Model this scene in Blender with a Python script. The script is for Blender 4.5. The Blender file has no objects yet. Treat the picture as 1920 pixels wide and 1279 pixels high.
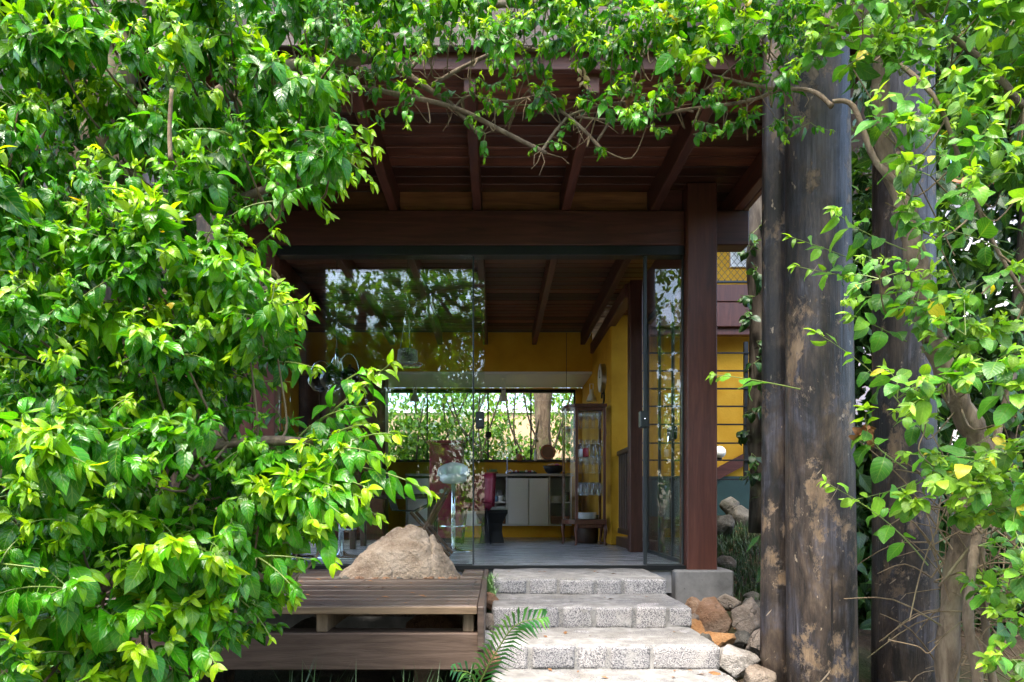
import bpy, math, random
import numpy as np
from mathutils import Vector, Matrix, noise

random.seed(7)
rng = np.random.default_rng(7)
R_ = math.radians
scene = bpy.context.scene
COL = scene.collection

# ------------------------------------------------------------------ camera
EYE = 1.05                       # eye height above the lower garden ground
F = 1280.0                       # focal length in photo pixels (24 mm on 36 mm)
CX, CY = 930.0, 950.0            # vanishing point of the depth lines in the photo
cam = bpy.data.cameras.new('camera')
cam.lens = 24.0; cam.sensor_width = 36.0
cam.shift_x = (960 - CX) / 1920.0
cam.shift_y = (CY - 639.5) / 1920.0
cam.clip_start = 0.05; cam.clip_end = 500
camo = bpy.data.objects.new('camera', cam)
camo.location = (0, 0, EYE); camo.rotation_euler = (R_(90), 0, 0)
COL.objects.link(camo); scene.camera = camo

# ------------------------------------------------------------------ light
SUN_EL, SUN_AZ = 64.0, 203.0     # azimuth from +Y (view direction) clockwise
az, el = R_(SUN_AZ), R_(SUN_EL)
sdir = Vector((math.sin(az) * math.cos(el), math.cos(az) * math.cos(el), math.sin(el)))
world = bpy.data.worlds.new('World'); scene.world = world
world.use_nodes = True
wn = world.node_tree.nodes; wl = world.node_tree.links
sky = wn.new('ShaderNodeTexSky'); sky.sky_type = 'NISHITA'; sky.sun_disc = False
sky.sun_elevation = el; sky.sun_rotation = az
sky.air_density = 1.0; sky.dust_density = 3.0; sky.ozone_density = 1.0
wl.new(sky.outputs[0], wn['Background'].inputs[0])
wn['Background'].inputs[1].default_value = 0.15
sun = bpy.data.lights.new('sun', 'SUN'); sun.energy = 1.2; sun.angle = R_(14)
sun.color = (1.0, 0.95, 0.86)
suno = bpy.data.objects.new('sun', sun)
suno.rotation_euler = sdir.to_track_quat('Z', 'Y').to_euler()
suno.location = (-4, -4, 8); COL.objects.link(suno)
scene.view_settings.view_transform = 'Standard'
scene.view_settings.look = 'None'
scene.view_settings.exposure = 2.85
scene.view_settings.gamma = 1.0
scene.render.engine = 'CYCLES'
cy = scene.cycles
cy.use_denoising = True
cy.max_bounces = 9; cy.diffuse_bounces = 5; cy.glossy_bounces = 4
cy.transmission_bounces = 6; cy.transparent_max_bounces = 24
cy.caustics_reflective = False; cy.caustics_refractive = False
cy.sample_clamp_indirect = 6.0

# ------------------------------------------------------------------ measuring helpers
def P(px, py, d):
    """a point of the place, measured from the photograph at depth d"""
    return Vector(((px - CX) / F * d, d, EYE - (py - CY) / F * d))
def X(px, d): return (px - CX) / F * d
def Z(py, d): return EYE - (py - CY) / F * d
def proj(p):
    d = max(p[1], 0.05)
    return CX + p[0] / d * F, CY - (p[2] - EYE) / d * F

# ------------------------------------------------------------------ object helpers
WLOC = {}
def link(o, parent=None, wloc=Vector((0, 0, 0))):
    COL.objects.link(o)
    WLOC[o.name] = Vector(wloc)
    if parent is not None:
        o.parent = parent
        o.location = Vector(wloc) - WLOC[parent.name]
    else:
        o.location = Vector(wloc)
    return o
def tag(o, label=None, cat=None, group=None, kind=None):
    if label: o['label'] = label
    if cat: o['category'] = cat
    if group: o['group'] = group
    if kind: o['kind'] = kind
    return o
def thing(name, label, cat, loc, group=None):
    o = bpy.data.objects.new(name, None); o.empty_display_size = 0.1
    link(o, None, Vector(loc)); tag(o, label, cat, group)
    return o

class MB:
    def __init__(s): s.v = []; s.f = []
    def add(s, vs, fs):
        b = len(s.v); s.v.extend([tuple(v) for v in vs]); s.f.extend([tuple(b + i for i in f) for f in fs]); return s
    def box(s, x0, x1, y0, y1, z0, z1, c=0.0):
        if c <= 0:
            vs = [(x, y, z) for x in (x0, x1) for y in (y0, y1) for z in (z0, z1)]
            return s.add(vs, [(0, 1, 3, 2), (4, 6, 7, 5), (0, 4, 5, 1), (2, 3, 7, 6), (0, 2, 6, 4), (1, 5, 7, 3)])
        c = min(c, abs(x1 - x0) * .45, abs(y1 - y0) * .45, abs(z1 - z0) * .45)
        lo = (x0, y0, z0); hi = (x1, y1, z1); vs = []; idx = {}
        for sx in (0, 1):
            for sy in (0, 1):
                for sz in (0, 1):
                    cs = (sx, sy, sz)
                    for ax in range(3):
                        p = []
                        for k in range(3):
                            base = hi[k] if cs[k] else lo[k]
                            if k != ax: base += -c if cs[k] else c
                            p.append(base)
                        idx[(cs, ax)] = len(vs); vs.append(p)
        fs = []
        for ax in range(3):
            o1, o2 = [k for k in range(3) if k != ax]
            for sd in (0, 1):
                q = []
                for a, b in ((0, 0), (1, 0), (1, 1), (0, 1)):
                    cs = [0, 0, 0]; cs[ax] = sd; cs[o1] = a; cs[o2] = b
                    q.append(idx[(tuple(cs), ax)])
                fs.append(q)
            for a in (0, 1):
                for b in (0, 1):
                    c0 = [0, 0, 0]; c1 = [0, 0, 0]
                    c0[o1] = c1[o1] = a; c0[o2] = c1[o2] = b; c1[ax] = 1
                    c0 = tuple(c0); c1 = tuple(c1)
                    fs.append([idx[(c0, o1)], idx[(c1, o1)], idx[(c1, o2)], idx[(c0, o2)]])
        for sx in (0, 1):
            for sy in (0, 1):
                for sz in (0, 1):
                    fs.append([idx[((sx, sy, sz), k)] for k in range(3)])
        return s.add(vs, fs)
    def tube(s, pts, rad, n=6, cap=True):
        pts = [Vector(p) for p in pts]
        m = len(pts)
        if not hasattr(rad, '__len__'): rad = [rad] * m
        vs = []; prev = None
        for i, p in enumerate(pts):
            t = (pts[min(i + 1, m - 1)] - pts[max(i - 1, 0)])
            t = t.normalized() if t.length > 1e-9 else Vector((0, 0, 1))
            if prev is None:
                a = Vector((1, 0, 0)) if abs(t.x) < .8 else Vector((0, 1, 0))
                u = t.cross(a).normalized()
            else:
                u = (prev - t * prev.dot(t))
                u = u.normalized() if u.length > 1e-6 else t.orthogonal().normalized()
            prev = u; w = t.cross(u)
            for k in range(n):
                an = 2 * math.pi * k / n
                vs.append(p + (u * math.cos(an) + w * math.sin(an)) * rad[i])
        fs = []
        for i in range(m - 1):
            for k in range(n):
                k2 = (k + 1) % n
                fs.append((i * n + k, i * n + k2, (i + 1) * n + k2, (i + 1) * n + k))
        if cap:
            fs.append(tuple(range(n - 1, -1, -1))); fs.append(tuple((m - 1) * n + k for k in range(n)))
        return s.add(vs, fs)
    def lathe(s, prof, c=(0, 0, 0), n=16, sx=1.0, sy=1.0):
        vs = []; fs = []
        for r, z in prof:
            for k in range(n):
                an = 2 * math.pi * k / n
                vs.append((c[0] + r * sx * math.cos(an), c[1] + r * sy * math.sin(an), c[2] + z))
        for i in range(len(prof) - 1):
            for k in range(n):
                k2 = (k + 1) % n
                fs.append((i * n + k, i * n + k2, (i + 1) * n + k2, (i + 1) * n + k))
        if prof[0][0] > 1e-4: fs.append(tuple(range(n - 1, -1, -1)))
        if prof[-1][0] > 1e-4: fs.append(tuple((len(prof) - 1) * n + k for k in range(n)))
        return s.add(vs, fs)
    def build(s, name, mat, parent=None, smooth=False, kind=None):
        a = np.array(s.v); c = Vector(((a.min(0) + a.max(0)) / 2).tolist())
        me = bpy.data.meshes.new(name)
        me.from_pydata((a - np.array(c)).tolist(), [], s.f)
        if smooth:
            me.polygons.foreach_set('use_smooth', [True] * len(me.polygons))
        me.materials.append(mat); me.update()
        o = bpy.data.objects.new(name, me)
        link(o, parent, c)
        if kind: o['kind'] = kind
        return o

def bx(name, mat, parent, x0, x1, y0, y1, z0, z1, c=0.004):
    return MB().box(x0, x1, y0, y1, z0, z1, c).build(name, mat, parent)

# ------------------------------------------------------------------ materials
class N:
    def __init__(s, name):
        s.m = bpy.data.materials.new(name); s.m.use_nodes = True
        s.t = s.m.node_tree; s.t.nodes.clear()
        s.out = s.t.nodes.new('ShaderNodeOutputMaterial')
    def n(s, typ, ins=None, **kw):
        nd = s.t.nodes.new(typ)
        for k, v in kw.items(): setattr(nd, k, v)
        for k, v in (ins or {}).items(): s.set(nd.inputs[k], v)
        return nd
    def set(s, sock, v):
        if isinstance(v, bpy.types.NodeSocket): s.t.links.new(v, sock)
        elif isinstance(v, (tuple, list)) and sock.type == 'RGBA' and len(v) == 3: sock.default_value = (*v, 1)
        else: sock.default_value = v
    def math(s, op, a, b=None, c=None, clamp=False):
        nd = s.n('ShaderNodeMath', operation=op); nd.use_clamp = clamp
        s.set(nd.inputs[0], a)
        if b is not None: s.set(nd.inputs[1], b)
        if c is not None: s.set(nd.inputs[2], c)
        return nd.outputs[0]
    def mix(s, f, a, b, blend='MIX'):
        nd = s.n('ShaderNodeMix', data_type='RGBA', blend_type=blend)
        s.set(nd.inputs[0], f); s.set(nd.inputs[6], a); s.set(nd.inputs[7], b)
        return nd.outputs[2]
    def ramp(s, f, stops):
        nd = s.n('ShaderNodeValToRGB'); s.set(nd.inputs[0], f)
        e = nd.color_ramp.elements
        while len(e) < len(stops): e.new(0.5)
        for el_, (p, c) in zip(e, stops):
            el_.position = p; el_.color = (*c, 1) if len(c) == 3 else c
        return nd.outputs[0]
    def step(s, f, a, b):
        nd = s.n('ShaderNodeMapRange', clamp=True); s.set(nd.inputs[0], f)
        nd.inputs[1].default_value = a; nd.inputs[2].default_value = b
        return nd.outputs[0]
    def coords(s, scale=(1, 1, 1), rand=True, obj=True):
        tc = s.n('ShaderNodeTexCoord').outputs['Object'] if obj else s.n('ShaderNodeNewGeometry').outputs['Position']
        if rand and obj:
            oi = s.n('ShaderNodeObjectInfo').outputs['Random']
            tc = s.n('ShaderNodeVectorMath', {0: tc, 1: s.n('ShaderNodeCombineXYZ', {0: s.math('MULTIPLY', oi, 31.7), 1: s.math('MULTIPLY', oi, 57.3), 2: s.math('MULTIPLY', oi, 93.1)}).outputs[0]}, operation='ADD').outputs[0]
        return s.n('ShaderNodeVectorMath', {0: tc, 1: scale}, operation='MULTIPLY').outputs[0]
    def noise(s, vec, scale=5, detail=4, rough=.55, dist=0.0):
        return s.n('ShaderNodeTexNoise', {'Vector': vec, 'Scale': scale, 'Detail': detail, 'Roughness': rough, 'Distortion': dist}).outputs['Fac']
    def bump(s, h, strength=.3, dist=.01, normal=None):
        nd = s.n('ShaderNodeBump', {'Height': h, 'Strength': strength, 'Distance': dist})
        if normal is not None: s.set(nd.inputs['Normal'], normal)
        return nd.outputs[0]
    def principled(s, color, rough=.5, metal=0.0, normal=None, spec=.5, **kw):
        ins = {'Base Color': color, 'Roughness': rough, 'Metallic': metal, 'Specular IOR Level': spec}
        ins.update(kw)
        p = s.n('ShaderNodeBsdfPrincipled', ins)
        if normal is not None: s.set(p.inputs['Normal'], normal)
        s.t.links.new(p.outputs[0], s.out.inputs[0])
        return p
    def rnd(s): return s.n('ShaderNodeObjectInfo').outputs['Random']

def plain(name, col, rough=.5, metal=0.0, var=.12, spec=.5, bump=0.0, bscale=60):
    k = N(name)
    v = k.coords()
    f = k.noise(v, 9, 3)
    c = k.mix(f, tuple(x * (1 - var) for x in col), tuple(min(1, x * (1 + var)) for x in col))
    nm = k.bump(k.noise(v, bscale, 3), bump, .004) if bump else None
    k.principled(c, rough, metal, nm, spec)
    return k.m

def timber(name, dark, mid, light, axis='x', rough=.5, var=.5, bump=.25, spec=.4, fine=1.0):
    """stained wood with grain along one axis; pieces differ from each other"""
    k = N(name)
    sc = {'x': (1.2, 16, 16), 'y': (16, 1.2, 16), 'z': (16, 16, 1.2)}[axis]
    v = k.coords(sc)
    g = k.noise(v, 1.6 * fine, 6, .62, 1.2)
    w = k.noise(k.coords((1, 1, 1)), 2.2, 3)
    c = k.ramp(g, [(.28, dark), (.5, mid), (.74, light)])
    c = k.mix(k.math('MULTIPLY', k.step(w, .4, .7), .45), c, dark)
    r = k.rnd()
    c = k.mix(1.0, c, k.ramp(r, [(0, (1 - var,) * 3), (1, (1 + var, 1 + var * .85, 1 + var * .8))]), 'MULTIPLY')
    fi = k.noise(k.n('ShaderNodeVectorMath', {0: v, 1: (5, 5, 5)}, operation='MULTIPLY').outputs[0], 3, 3)
    nm = k.bump(k.math('ADD', g, k.math('MULTIPLY', fi, .5)), bump, .006)
    k.principled(c, k.math('ADD', k.math('MULTIPLY', g, .25), rough - .12), 0, nm, spec)
    return k.m

M = {}
M['beam'] = timber('dark_red_timber', (.040, .014, .011), (.080, .026, .019), (.115, .04, .028), 'x', .5, .2, .2)
M['beam_y'] = timber('dark_red_rafter', (.045, .016, .011), (.10, .034, .023), (.15, .055, .035), 'y', .5, .25)
M['post'] = timber('dark_red_post', (.055, .02, .014), (.10, .033, .022), (.14, .05, .033), 'z', .45, .15, .2)
M['ceil'] = timber('ceiling_plank', (.038, .014, .009), (.115, .039, .022), (.22, .085, .046), 'x', .45, .65)
M['infill'] = timber('honey_board', (.08, .03, .012), (.18, .075, .028), (.26, .12, .045), 'x', .5, .3)
M['deck'] = timber('deck_wood', (.028, .019, .014), (.066, .045, .034), (.125, .088, .068), 'x', .42, .3, .4, .5)
M['deckedge'] = timber('deck_edge_wood', (.06, .04, .022), (.14, .095, .055), (.24, .17, .10), 'x', .6, .15, .4)
M['fascia'] = timber('weathered_beam', (.05, .031, .021), (.10, .066, .047), (.15, .105, .077), 'x', .65, .1, .4, .3)
M['block'] = timber('block_wood', (.06, .045, .03), (.13, .095, .06), (.2, .15, .1), 'z', .65, .2, .5, .3)
M['eave'] = timber('eave_board', (.03, .018, .016), (.06, .04, .036), (.10, .075, .068), 'x', .6, .1, .3)
M['cabwood'] = timber('vitrine_wood', (.05, .016, .009), (.11, .036, .019), (.17, .06, .032), 'z', .35, .15, .15)
M['railwood'] = timber('railing_wood', (.03, .018, .013), (.06, .034, .025), (.09, .05, .035), 'z', .4, .1, .15)
M['chairwood'] = timber('chair_wood', (.07, .03, .014), (.16, .07, .03), (.24, .11, .05), 'z', .4, .1, .15)
M['black'] = plain('black_metal', (.012, .014, .016), .38, .3)
M['darkmetal'] = plain('dark_grey_metal', (.035, .042, .048), .35, .4)
M['chrome'] = plain('chrome', (.75, .77, .8), .12, 1.0, .03)
M['steel'] = plain('brushed_steel', (.5, .5, .51), .3, 1.0, .05)
M['white'] = plain('white_paint', (.78, .78, .77), .5, 0, .03)
M['whitecab'] = plain('white_cabinet', (.78, .78, .78), .35, 0, .02)
M['shelfin'] = plain('cabinet_inside', (.62, .62, .62), .5, 0, .03)
M['ceramic'] = plain('white_ceramic', (.8, .8, .8), .15, 0, .03)
M['pink'] = plain('pink_ceramic', (.6, .08, .16), .2)
M['blue'] = plain('blue_ceramic', (.15, .3, .5), .2)
M['red'] = plain('red_lacquer', (.42, .012, .04), .25, 0, .05)
M['maroon'] = plain('maroon_upholstery', (.22, .010, .035), .55, 0, .15)
M['blackgloss'] = plain('black_gloss', (.008, .009, .010), .08, 0, .1, .8)
M['blackmatte'] = plain('black_fabric', (.012, .012, .014), .7)
M['worktop'] = plain('worktop_stone', (.42, .39, .37), .3, 0, .1)
M['green_wall'] = plain('dark_green_wall', (.012, .045, .042), .6, 0, .25)
M['plastic'] = plain('white_plastic', (.75, .75, .72), .35, 0, .02)
M['peach'] = plain('peach_render', (.50, .34, .20), .85, 0, .12)
M['pinkwall'] = plain('pale_pink_render', (.78, .70, .72), .85, 0, .06)
M['fruit_y'] = plain('yellow_fruit', (.6, .32, .04), .4)
M['fruit_r'] = plain('red_fruit', (.4, .02, .04), .35)
M['fruit_g'] = plain('green_fruit', (.12, .25, .06), .4)
M['terracotta'] = plain('terracotta', (.4, .15, .07), .7)
M['clay'] = plain('clay_disc', (.2, .11, .07), .7, 0, .4)
M['wire'] = plain('wire', (.03, .03, .03), .5, .5)
M['grille'] = plain('galvanised_wire', (.3, .3, .32), .4, .8)

def yellow_wall():
    k = N('ochre_render')
    v = k.coords((1, 1, 1), obj=False)
    a = k.noise(v, 2.5, 5, .6); b = k.noise(v, 40, 3)
    c = k.ramp(a, [(.25, (.50, .25, .015)), (.5, (.62, .33, .022)), (.75, (.70, .40, .04))])
    c = k.mix(k.math('MULTIPLY', k.step(k.noise(v, 7, 6, .7), .62, .75), .35), c, (.30, .14, .02))
    k.principled(c, .8, 0, k.bump(k.math('ADD', b, a), .25, .01), .25)
    return k.m
M['yellow'] = yellow_wall()

def glass(name, tint=(.93, .97, .96), f0=.06, gl=1.0):
    k = N(name)
    fac = k.n('ShaderNodeLayerWeight', {'Blend': .5}).outputs['Facing']
    f = k.math('ADD', k.math('MULTIPLY', k.math('POWER', fac, 5.0), .9), f0, clamp=True)
    wob = k.noise(k.coords((1, 1, 1)), 1.3, 1)
    nm = k.bump(wob, .02, .05)
    g = k.n('ShaderNodeBsdfGlossy', {'Color': (gl, gl, gl), 'Roughness': 0.0, 'Normal': nm})
    t = k.n('ShaderNodeBsdfTransparent', {'Color': tint})
    mx = k.n('ShaderNodeMixShader', {0: f, 1: t.outputs[0], 2: g.outputs[0]})
    k.t.links.new(mx.outputs[0], k.out.inputs[0])
    return k.m
M['glass'] = glass('clear_pane', (.95, .98, .97), .04)
M['glass_thin'] = glass('thin_pane', (.97, .98, .98), .03)
M['drinkglass'] = glass('drinking_glass', (.86, .88, .90), .15)

def floor_mat():
    k = N('polished_grey_floor')
    v = k.coords((1.2, 14, 1), obj=False)
    a = k.noise(v, 1.8, 6, .65, .6)
    b = k.noise(k.coords((1, 1, 1), obj=False), 1.2, 3)
    c = k.ramp(a, [(.28, (.22, .22, .225)), (.5, (.36, .36, .365)), (.75, (.50, .50, .51))])
    c = k.mix(k.step(b, .4, .75), c, (.27, .265, .265))
    k.principled(c, k.math('ADD', k.math('MULTIPLY', a, .2), .16), 0, k.bump(a, .06, .004), .6)
    return k.m
M['floor'] = floor_mat()

def granite():
    k = N('granite')
    v = k.coords((1, 1, 1))
    f = k.noise(v, 175, 2, .6); f2 = k.noise(v, 70, 3, .7); big = k.noise(v, 8, 3)
    c = k.ramp(f, [(.38, (.07, .07, .08)), (.48, (.25, .245, .25)), (.60, (.41, .40, .395))])
    c = k.mix(k.math('MULTIPLY', k.step(f2, .58, .66), .75), c, (.12, .115, .13))
    c = k.mix(k.math('MULTIPLY', k.step(big, .5, .8), .35), c, (.50, .46, .42))
    r = k.rnd()
    sm = k.step(k.noise(k.coords((1, 1, 1), obj=False), 11, 5, .65), .56, .66)
    c = k.mix(k.math('MULTIPLY', sm, .7), c, (.40, .39, .37))
    c = k.mix(1.0, c, k.ramp(r, [(0, (.82, .81, .81)), (1, (1.08, 1.04, 1.0))]), 'MULTIPLY')
    k.principled(c, .8, 0, k.bump(k.math('ADD', f, k.math('MULTIPLY', big, 2)), .55, .006), .3)
    return k.m
M['granite'] = granite()
def mortar():
    k = N('mortar')
    v = k.coords((1, 1, 1), obj=False)
    a = k.noise(v, 12, 5, .65); b = k.noise(v, 120, 3, .6); s_ = k.noise(v, 3.5, 5, .7)
    c = k.ramp(a, [(.3, (.15, .142, .13)), (.55, (.25, .24, .225)), (.75, (.34, .33, .315))])
    c = k.mix(k.math('MULTIPLY', k.step(s_, .52, .7), .6), c, (.21, .185, .145))
    spk = k.math('MULTIPLY', k.step(k.noise(v, 150, 2, .6), .50, .42), k.step(k.noise(v, 7, 4, .6), .44, .52))
    c = k.mix(k.math('MULTIPLY', spk, .8), c, (.09, .09, .10))
    k.principled(c, .9, 0, k.bump(k.math('ADD', a, k.math('MULTIPLY', b, .5)), .5, .008), .2)
    return k.m
M['mortar'] = mortar()
def concrete():
    k = N('grey_concrete')
    v = k.coords((1, 1, 1), obj=False)
    a = k.noise(v, 6, 6, .65); b = k.noise(v, 90, 3)
    p = k.step(k.noise(v, 45, 2), .70, .76)
    c = k.ramp(a, [(.3, (.13, .125, .12)), (.7, (.26, .25, .24))])
    c = k.mix(k.math('MULTIPLY', p, .6), c, (.05, .05, .05))
    k.principled(c, .9, 0, k.bump(k.math('SUBTRACT', k.math('ADD', a, k.math('MULTIPLY', b, .3)), p), .4, .006), .2)
    return k.m
M['concrete'] = concrete()
def rock_mat(name, a_, b_, c_, dark=(.05, .045, .04), dk=.5):
    k = N(name)
    v = k.coords((1, 1, 1))
    n1 = k.noise(v, 4, 7, .68, .4); n2 = k.noise(v, 28, 5, .7); n3 = k.noise(v, 2.2, 4, .6); n4 = k.noise(v, 110, 2, .6)
    c = k.ramp(n1, [(.3, a_), (.5, b_), (.7, c_)])
    c = k.mix(k.math('MULTIPLY', k.step(n3, .55, .7), dk), c, dark)
    c = k.mix(k.math('MULTIPLY', k.step(n2, .56, .72), .5), c, dark)
    c = k.mix(k.math('MULTIPLY', k.step(n4, .58, .7), .35), c, tuple(min(1, x * 1.5) for x in c_))
    h = k.math('ADD', n1, k.math('ADD', k.math('MULTIPLY', n2, .6), k.math('MULTIPLY', n4, .15)))
    cr = k.step(k.n('ShaderNodeTexVoronoi', {'Vector': k.n('ShaderNodeVectorMath', {0: v, 1: k.n('ShaderNodeTexNoise', {'Vector': v, 'Scale': 5.0}).outputs['Color']}, operation='ADD').outputs[0], 'Scale': 1.6}, feature='DISTANCE_TO_EDGE').outputs['Distance'], .0, .022)
    cr = k.math('MAXIMUM', cr, k.step(n3, .56, .50))
    c = k.mix(k.math('MULTIPLY', k.math('SUBTRACT', 1.0, cr), .45), c, dark)
    h = k.math('ADD', k.math('MULTIPLY', h, 1.4), k.math('MULTIPLY', cr, .3))
    k.principled(c, .88, 0, k.bump(h, 1.0, .03), .2)
    return k.m
M['boulder'] = rock_mat('boulder_stone', (.14, .095, .065), (.26, .205, .15), (.37, .315, .255), (.05, .04, .032), .75)
M['rock_o'] = rock_mat('orange_stone', (.085, .055, .04), (.21, .115, .065), (.30, .22, .155), (.08, .05, .04), .6)
M['rock_r'] = rock_mat('rust_stone', (.17, .08, .033), (.32, .155, .06), (.38, .24, .12), (.12, .06, .03), .3)
M['rock_t'] = rock_mat('tan_stone', (.13, .095, .07), (.22, .175, .135), (.32, .265, .215), (.05, .042, .036), .5)
M['rock_w'] = rock_mat('pale_stone', (.15, .13, .11), (.36, .33, .30), (.52, .49, .46), (.06, .052, .045), .7)
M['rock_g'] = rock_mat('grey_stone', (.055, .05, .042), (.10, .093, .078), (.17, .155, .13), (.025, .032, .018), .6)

def log_mat():
    k = N('weathered_log')
    v = k.coords((1, 1, .30)); v2 = k.coords((1, 1, .7)); v3 = k.coords((1, 1, .05))
    a = k.noise(v, 9, 8, .7, .4); b = k.noise(v2, 3.6, 6, .65, .5); c_ = k.noise(v2, 5.0, 10, .76, .15); f = k.noise(v3, 70, 4, .65)
    st = k.noise(k.coords((1, 1, .055)), 42, 6, .8)
    col = k.ramp(a, [(.36, (.004, .0035, .0035)), (.46, (.014, .010, .008)), (.55, (.042, .029, .021)), (.68, (.105, .076, .053))])
    blue = k.math('MULTIPLY', k.step(b, .50, .60), .65)  # blue-grey sheen painted into the log colour in patches
    col = k.mix(blue, col, k.ramp(st, [(.40, (.008, .008, .011)), (.62, (.10, .098, .125))]))
    tan = k.math('MULTIPLY', k.step(c_, .545, .59), .9)
    col = k.mix(tan, col, k.ramp(k.noise(v, 18, 6, .75), [(.35, (.055, .035, .021)), (.60, (.22, .15, .088))]))
    dk = k.math('MULTIPLY', k.step(k.noise(k.coords((1, 1, .3)), 3.1, 6, .7, .3), .52, .66), .7)
    col = k.mix(dk, col, (.010, .009, .010))
    col = k.mix(k.math('MULTIPLY', k.step(st, .56, .75), .35), col, (.15, .12, .095))
    geo = k.coords((7.0, 7.0, 7.0))
    rot = k.n('ShaderNodeVectorRotate', {'Vector': geo, 'Axis': (0, 1, 0), 'Angle': R_(58)}, rotation_type='AXIS_ANGLE').outputs[0]
    sv = k.n('ShaderNodeVectorMath', {0: rot, 1: (.25, 1, 5.5)}, operation='MULTIPLY').outputs[0]
    sc = k.step(k.noise(sv, 1.3, 2), .735, .75)
    chips = k.step(k.noise(k.coords((1, 1, .5)), 34, 3), .69, .73)
    col = k.mix(k.math('MULTIPLY', k.math('MAXIMUM', sc, chips), .8), col, (.30, .235, .165))
    crack = k.step(k.noise(k.coords((1, 1, .035)), 24, 2, .5), .70, .72)
    col = k.mix(k.math('MULTIPLY', crack, .9), col, (.008, .006, .006))
    h = k.math('ADD', k.math('MULTIPLY', f, .6), k.math('SUBTRACT', k.math('ADD', a, k.math('MULTIPLY', st, .8)), k.math('MULTIPLY', crack, 1.5)))
    h = k.math('SUBTRACT', h, k.math('MULTIPLY', tan, .4))
    k.principled(col, k.math('ADD', k.math('MULTIPLY', st, .4), .22), 0, k.bump(h, .8, .006), .4)
    return k.m
M['log'] = log_mat()

def bark(name, a_, b_, c_, zs=.35):
    k = N(name)
    v = k.coords((1, 1, zs))
    a = k.noise(v, 14, 7, .7, .6); b = k.noise(k.coords((1, 1, 1)), 5, 4)
    c = k.ramp(a, [(.3, a_), (.5, b_), (.72, c_)])
    c = k.mix(k.math('MULTIPLY', k.step(b, .55, .7), .4), c, (.16, .17, .08))
    k.principled(c, .9, 0, k.bump(a, .9, .02), .2)
    return k.m
M['bark'] = bark('grey_brown_bark', (.05, .038, .026), (.14, .105, .072), (.27, .215, .15))
M['bark_dark'] = bark('dark_bark', (.02, .016, .012), (.05, .04, .03), (.10, .085, .065), .2)
M['twig'] = bark('twig_bark', (.07, .05, .03), (.15, .11, .065), (.25, .19, .12))
M['twig_green'] = plain('green_stem', (.13, .18, .035), .5, 0, .3)
M['straw'] = plain('dry_twig', (.30, .22, .12), .8, 0, .3)

def leaf_mat(name, mature, mid, young, yellow, gloss=.32, trans=.4, tcol=1.0):
    k = N(name)
    at = k.n('ShaderNodeAttribute', attribute_name='tint').outputs['Vector']
    sp = k.n('ShaderNodeSeparateXYZ', {0: at}).outputs
    uv = k.n('ShaderNodeAttribute', attribute_name='luv').outputs['Vector']
    us = k.n('ShaderNodeSeparateXYZ', {0: uv}).outputs
    col = k.ramp(sp[0], [(0, mature), (.45, mid), (1, young)])
    col = k.mix(sp[2], col, yellow)
    br = k.math('ADD', k.math('MULTIPLY', sp[1], .7), .65)
    col = k.mix(1.0, col, k.n('ShaderNodeCombineXYZ', {0: br, 1: br, 2: br}).outputs[0], 'MULTIPLY')
    ax = k.math('ABSOLUTE', us[0])
    midrib = k.math('SUBTRACT', 1.0, k.step(ax, .02, .09))
    ph = k.math('SUBTRACT', us[1], k.math('MULTIPLY', ax, .22))
    sv = k.math('SINE', k.math('MULTIPLY', ph, 46.0))
    side = k.math('MULTIPLY', k.step(sv, .80, 1.0), .6)
    vein = k.math('MAXIMUM', midrib, side)
    col = k.mix(k.math('MULTIPLY', vein, .32), col, k.mix(.5, young, (.35, .45, .12)))
    blot = k.noise(k.n('ShaderNodeVectorMath', {0: uv, 1: at}, operation='ADD').outputs[0], 5, 3)
    col = k.mix(1.0, col, k.ramp(blot, [(.3, (.85, .85, .85)), (.7, (1.12, 1.12, 1.12))]), 'MULTIPLY')
    sv_ = k.n('ShaderNodeVectorMath', {0: uv, 1: k.n('ShaderNodeVectorMath', {0: at, 1: (37.0, 53.0, 11.0)}, operation='MULTIPLY').outputs[0]}, operation='ADD').outputs[0]
    spot = k.math('MULTIPLY', k.step(k.noise(sv_, 4.5, 3), .63, .68), k.step(sp[1], .62, .66))
    col = k.mix(k.math('MULTIPLY', spot, .75), col, (.16, .095, .025))
    quilt = k.math('ADD', k.math('MULTIPLY', sv, -.5), k.math('MULTIPLY', midrib, -1.2))
    nm = k.bump(quilt, .28, .002)
    p = k.principled(col, gloss, 0, nm, .42)
    tc = k.mix(1.0, col, (1.5 * tcol, 1.35 * tcol, .35 * tcol), 'MULTIPLY')
    tl = k.n('ShaderNodeBsdfTranslucent', {'Color': tc})
    mx = k.n('ShaderNodeMixShader', {0: trans, 1: p.outputs[0], 2: tl.outputs[0]})
    k.t.links.new(mx.outputs[0], k.out.inputs[0])
    return k.m
M['leaf'] = leaf_mat('glossy_leaf', (.010, .105, .006), (.050, .25, .004), (.33, .53, .008), (.60, .46, .02), .27, .42)
M['leaf_r'] = leaf_mat('matt_leaf', (.028, .14, .020), (.075, .25, .018), (.25, .43, .022), (.60, .50, .04), .42, .42)
M['leaf_dark'] = leaf_mat('dark_leaf', (.010, .04, .012), (.018, .07, .015), (.06, .15, .02), (.2, .2, .03), .4, .3)
M['leaf_far'] = leaf_mat('garden_leaf', (.03, .11, .015), (.07, .2, .02), (.2, .36, .04), (.4, .35, .05), .45, .45)
M['deadleaf'] = plain('dead_leaf', (.20, .09, .03), .75, 0, .5)
M['petal'] = plain('dry_petal', (.48, .36, .22), .7, 0, .25)
M['cream'] = plain('cream_flower', (.7, .62, .38), .6, 0, .15)
M['flower'] = plain('orange_flower', (.75, .25, .03), .6, 0, .2)

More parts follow.
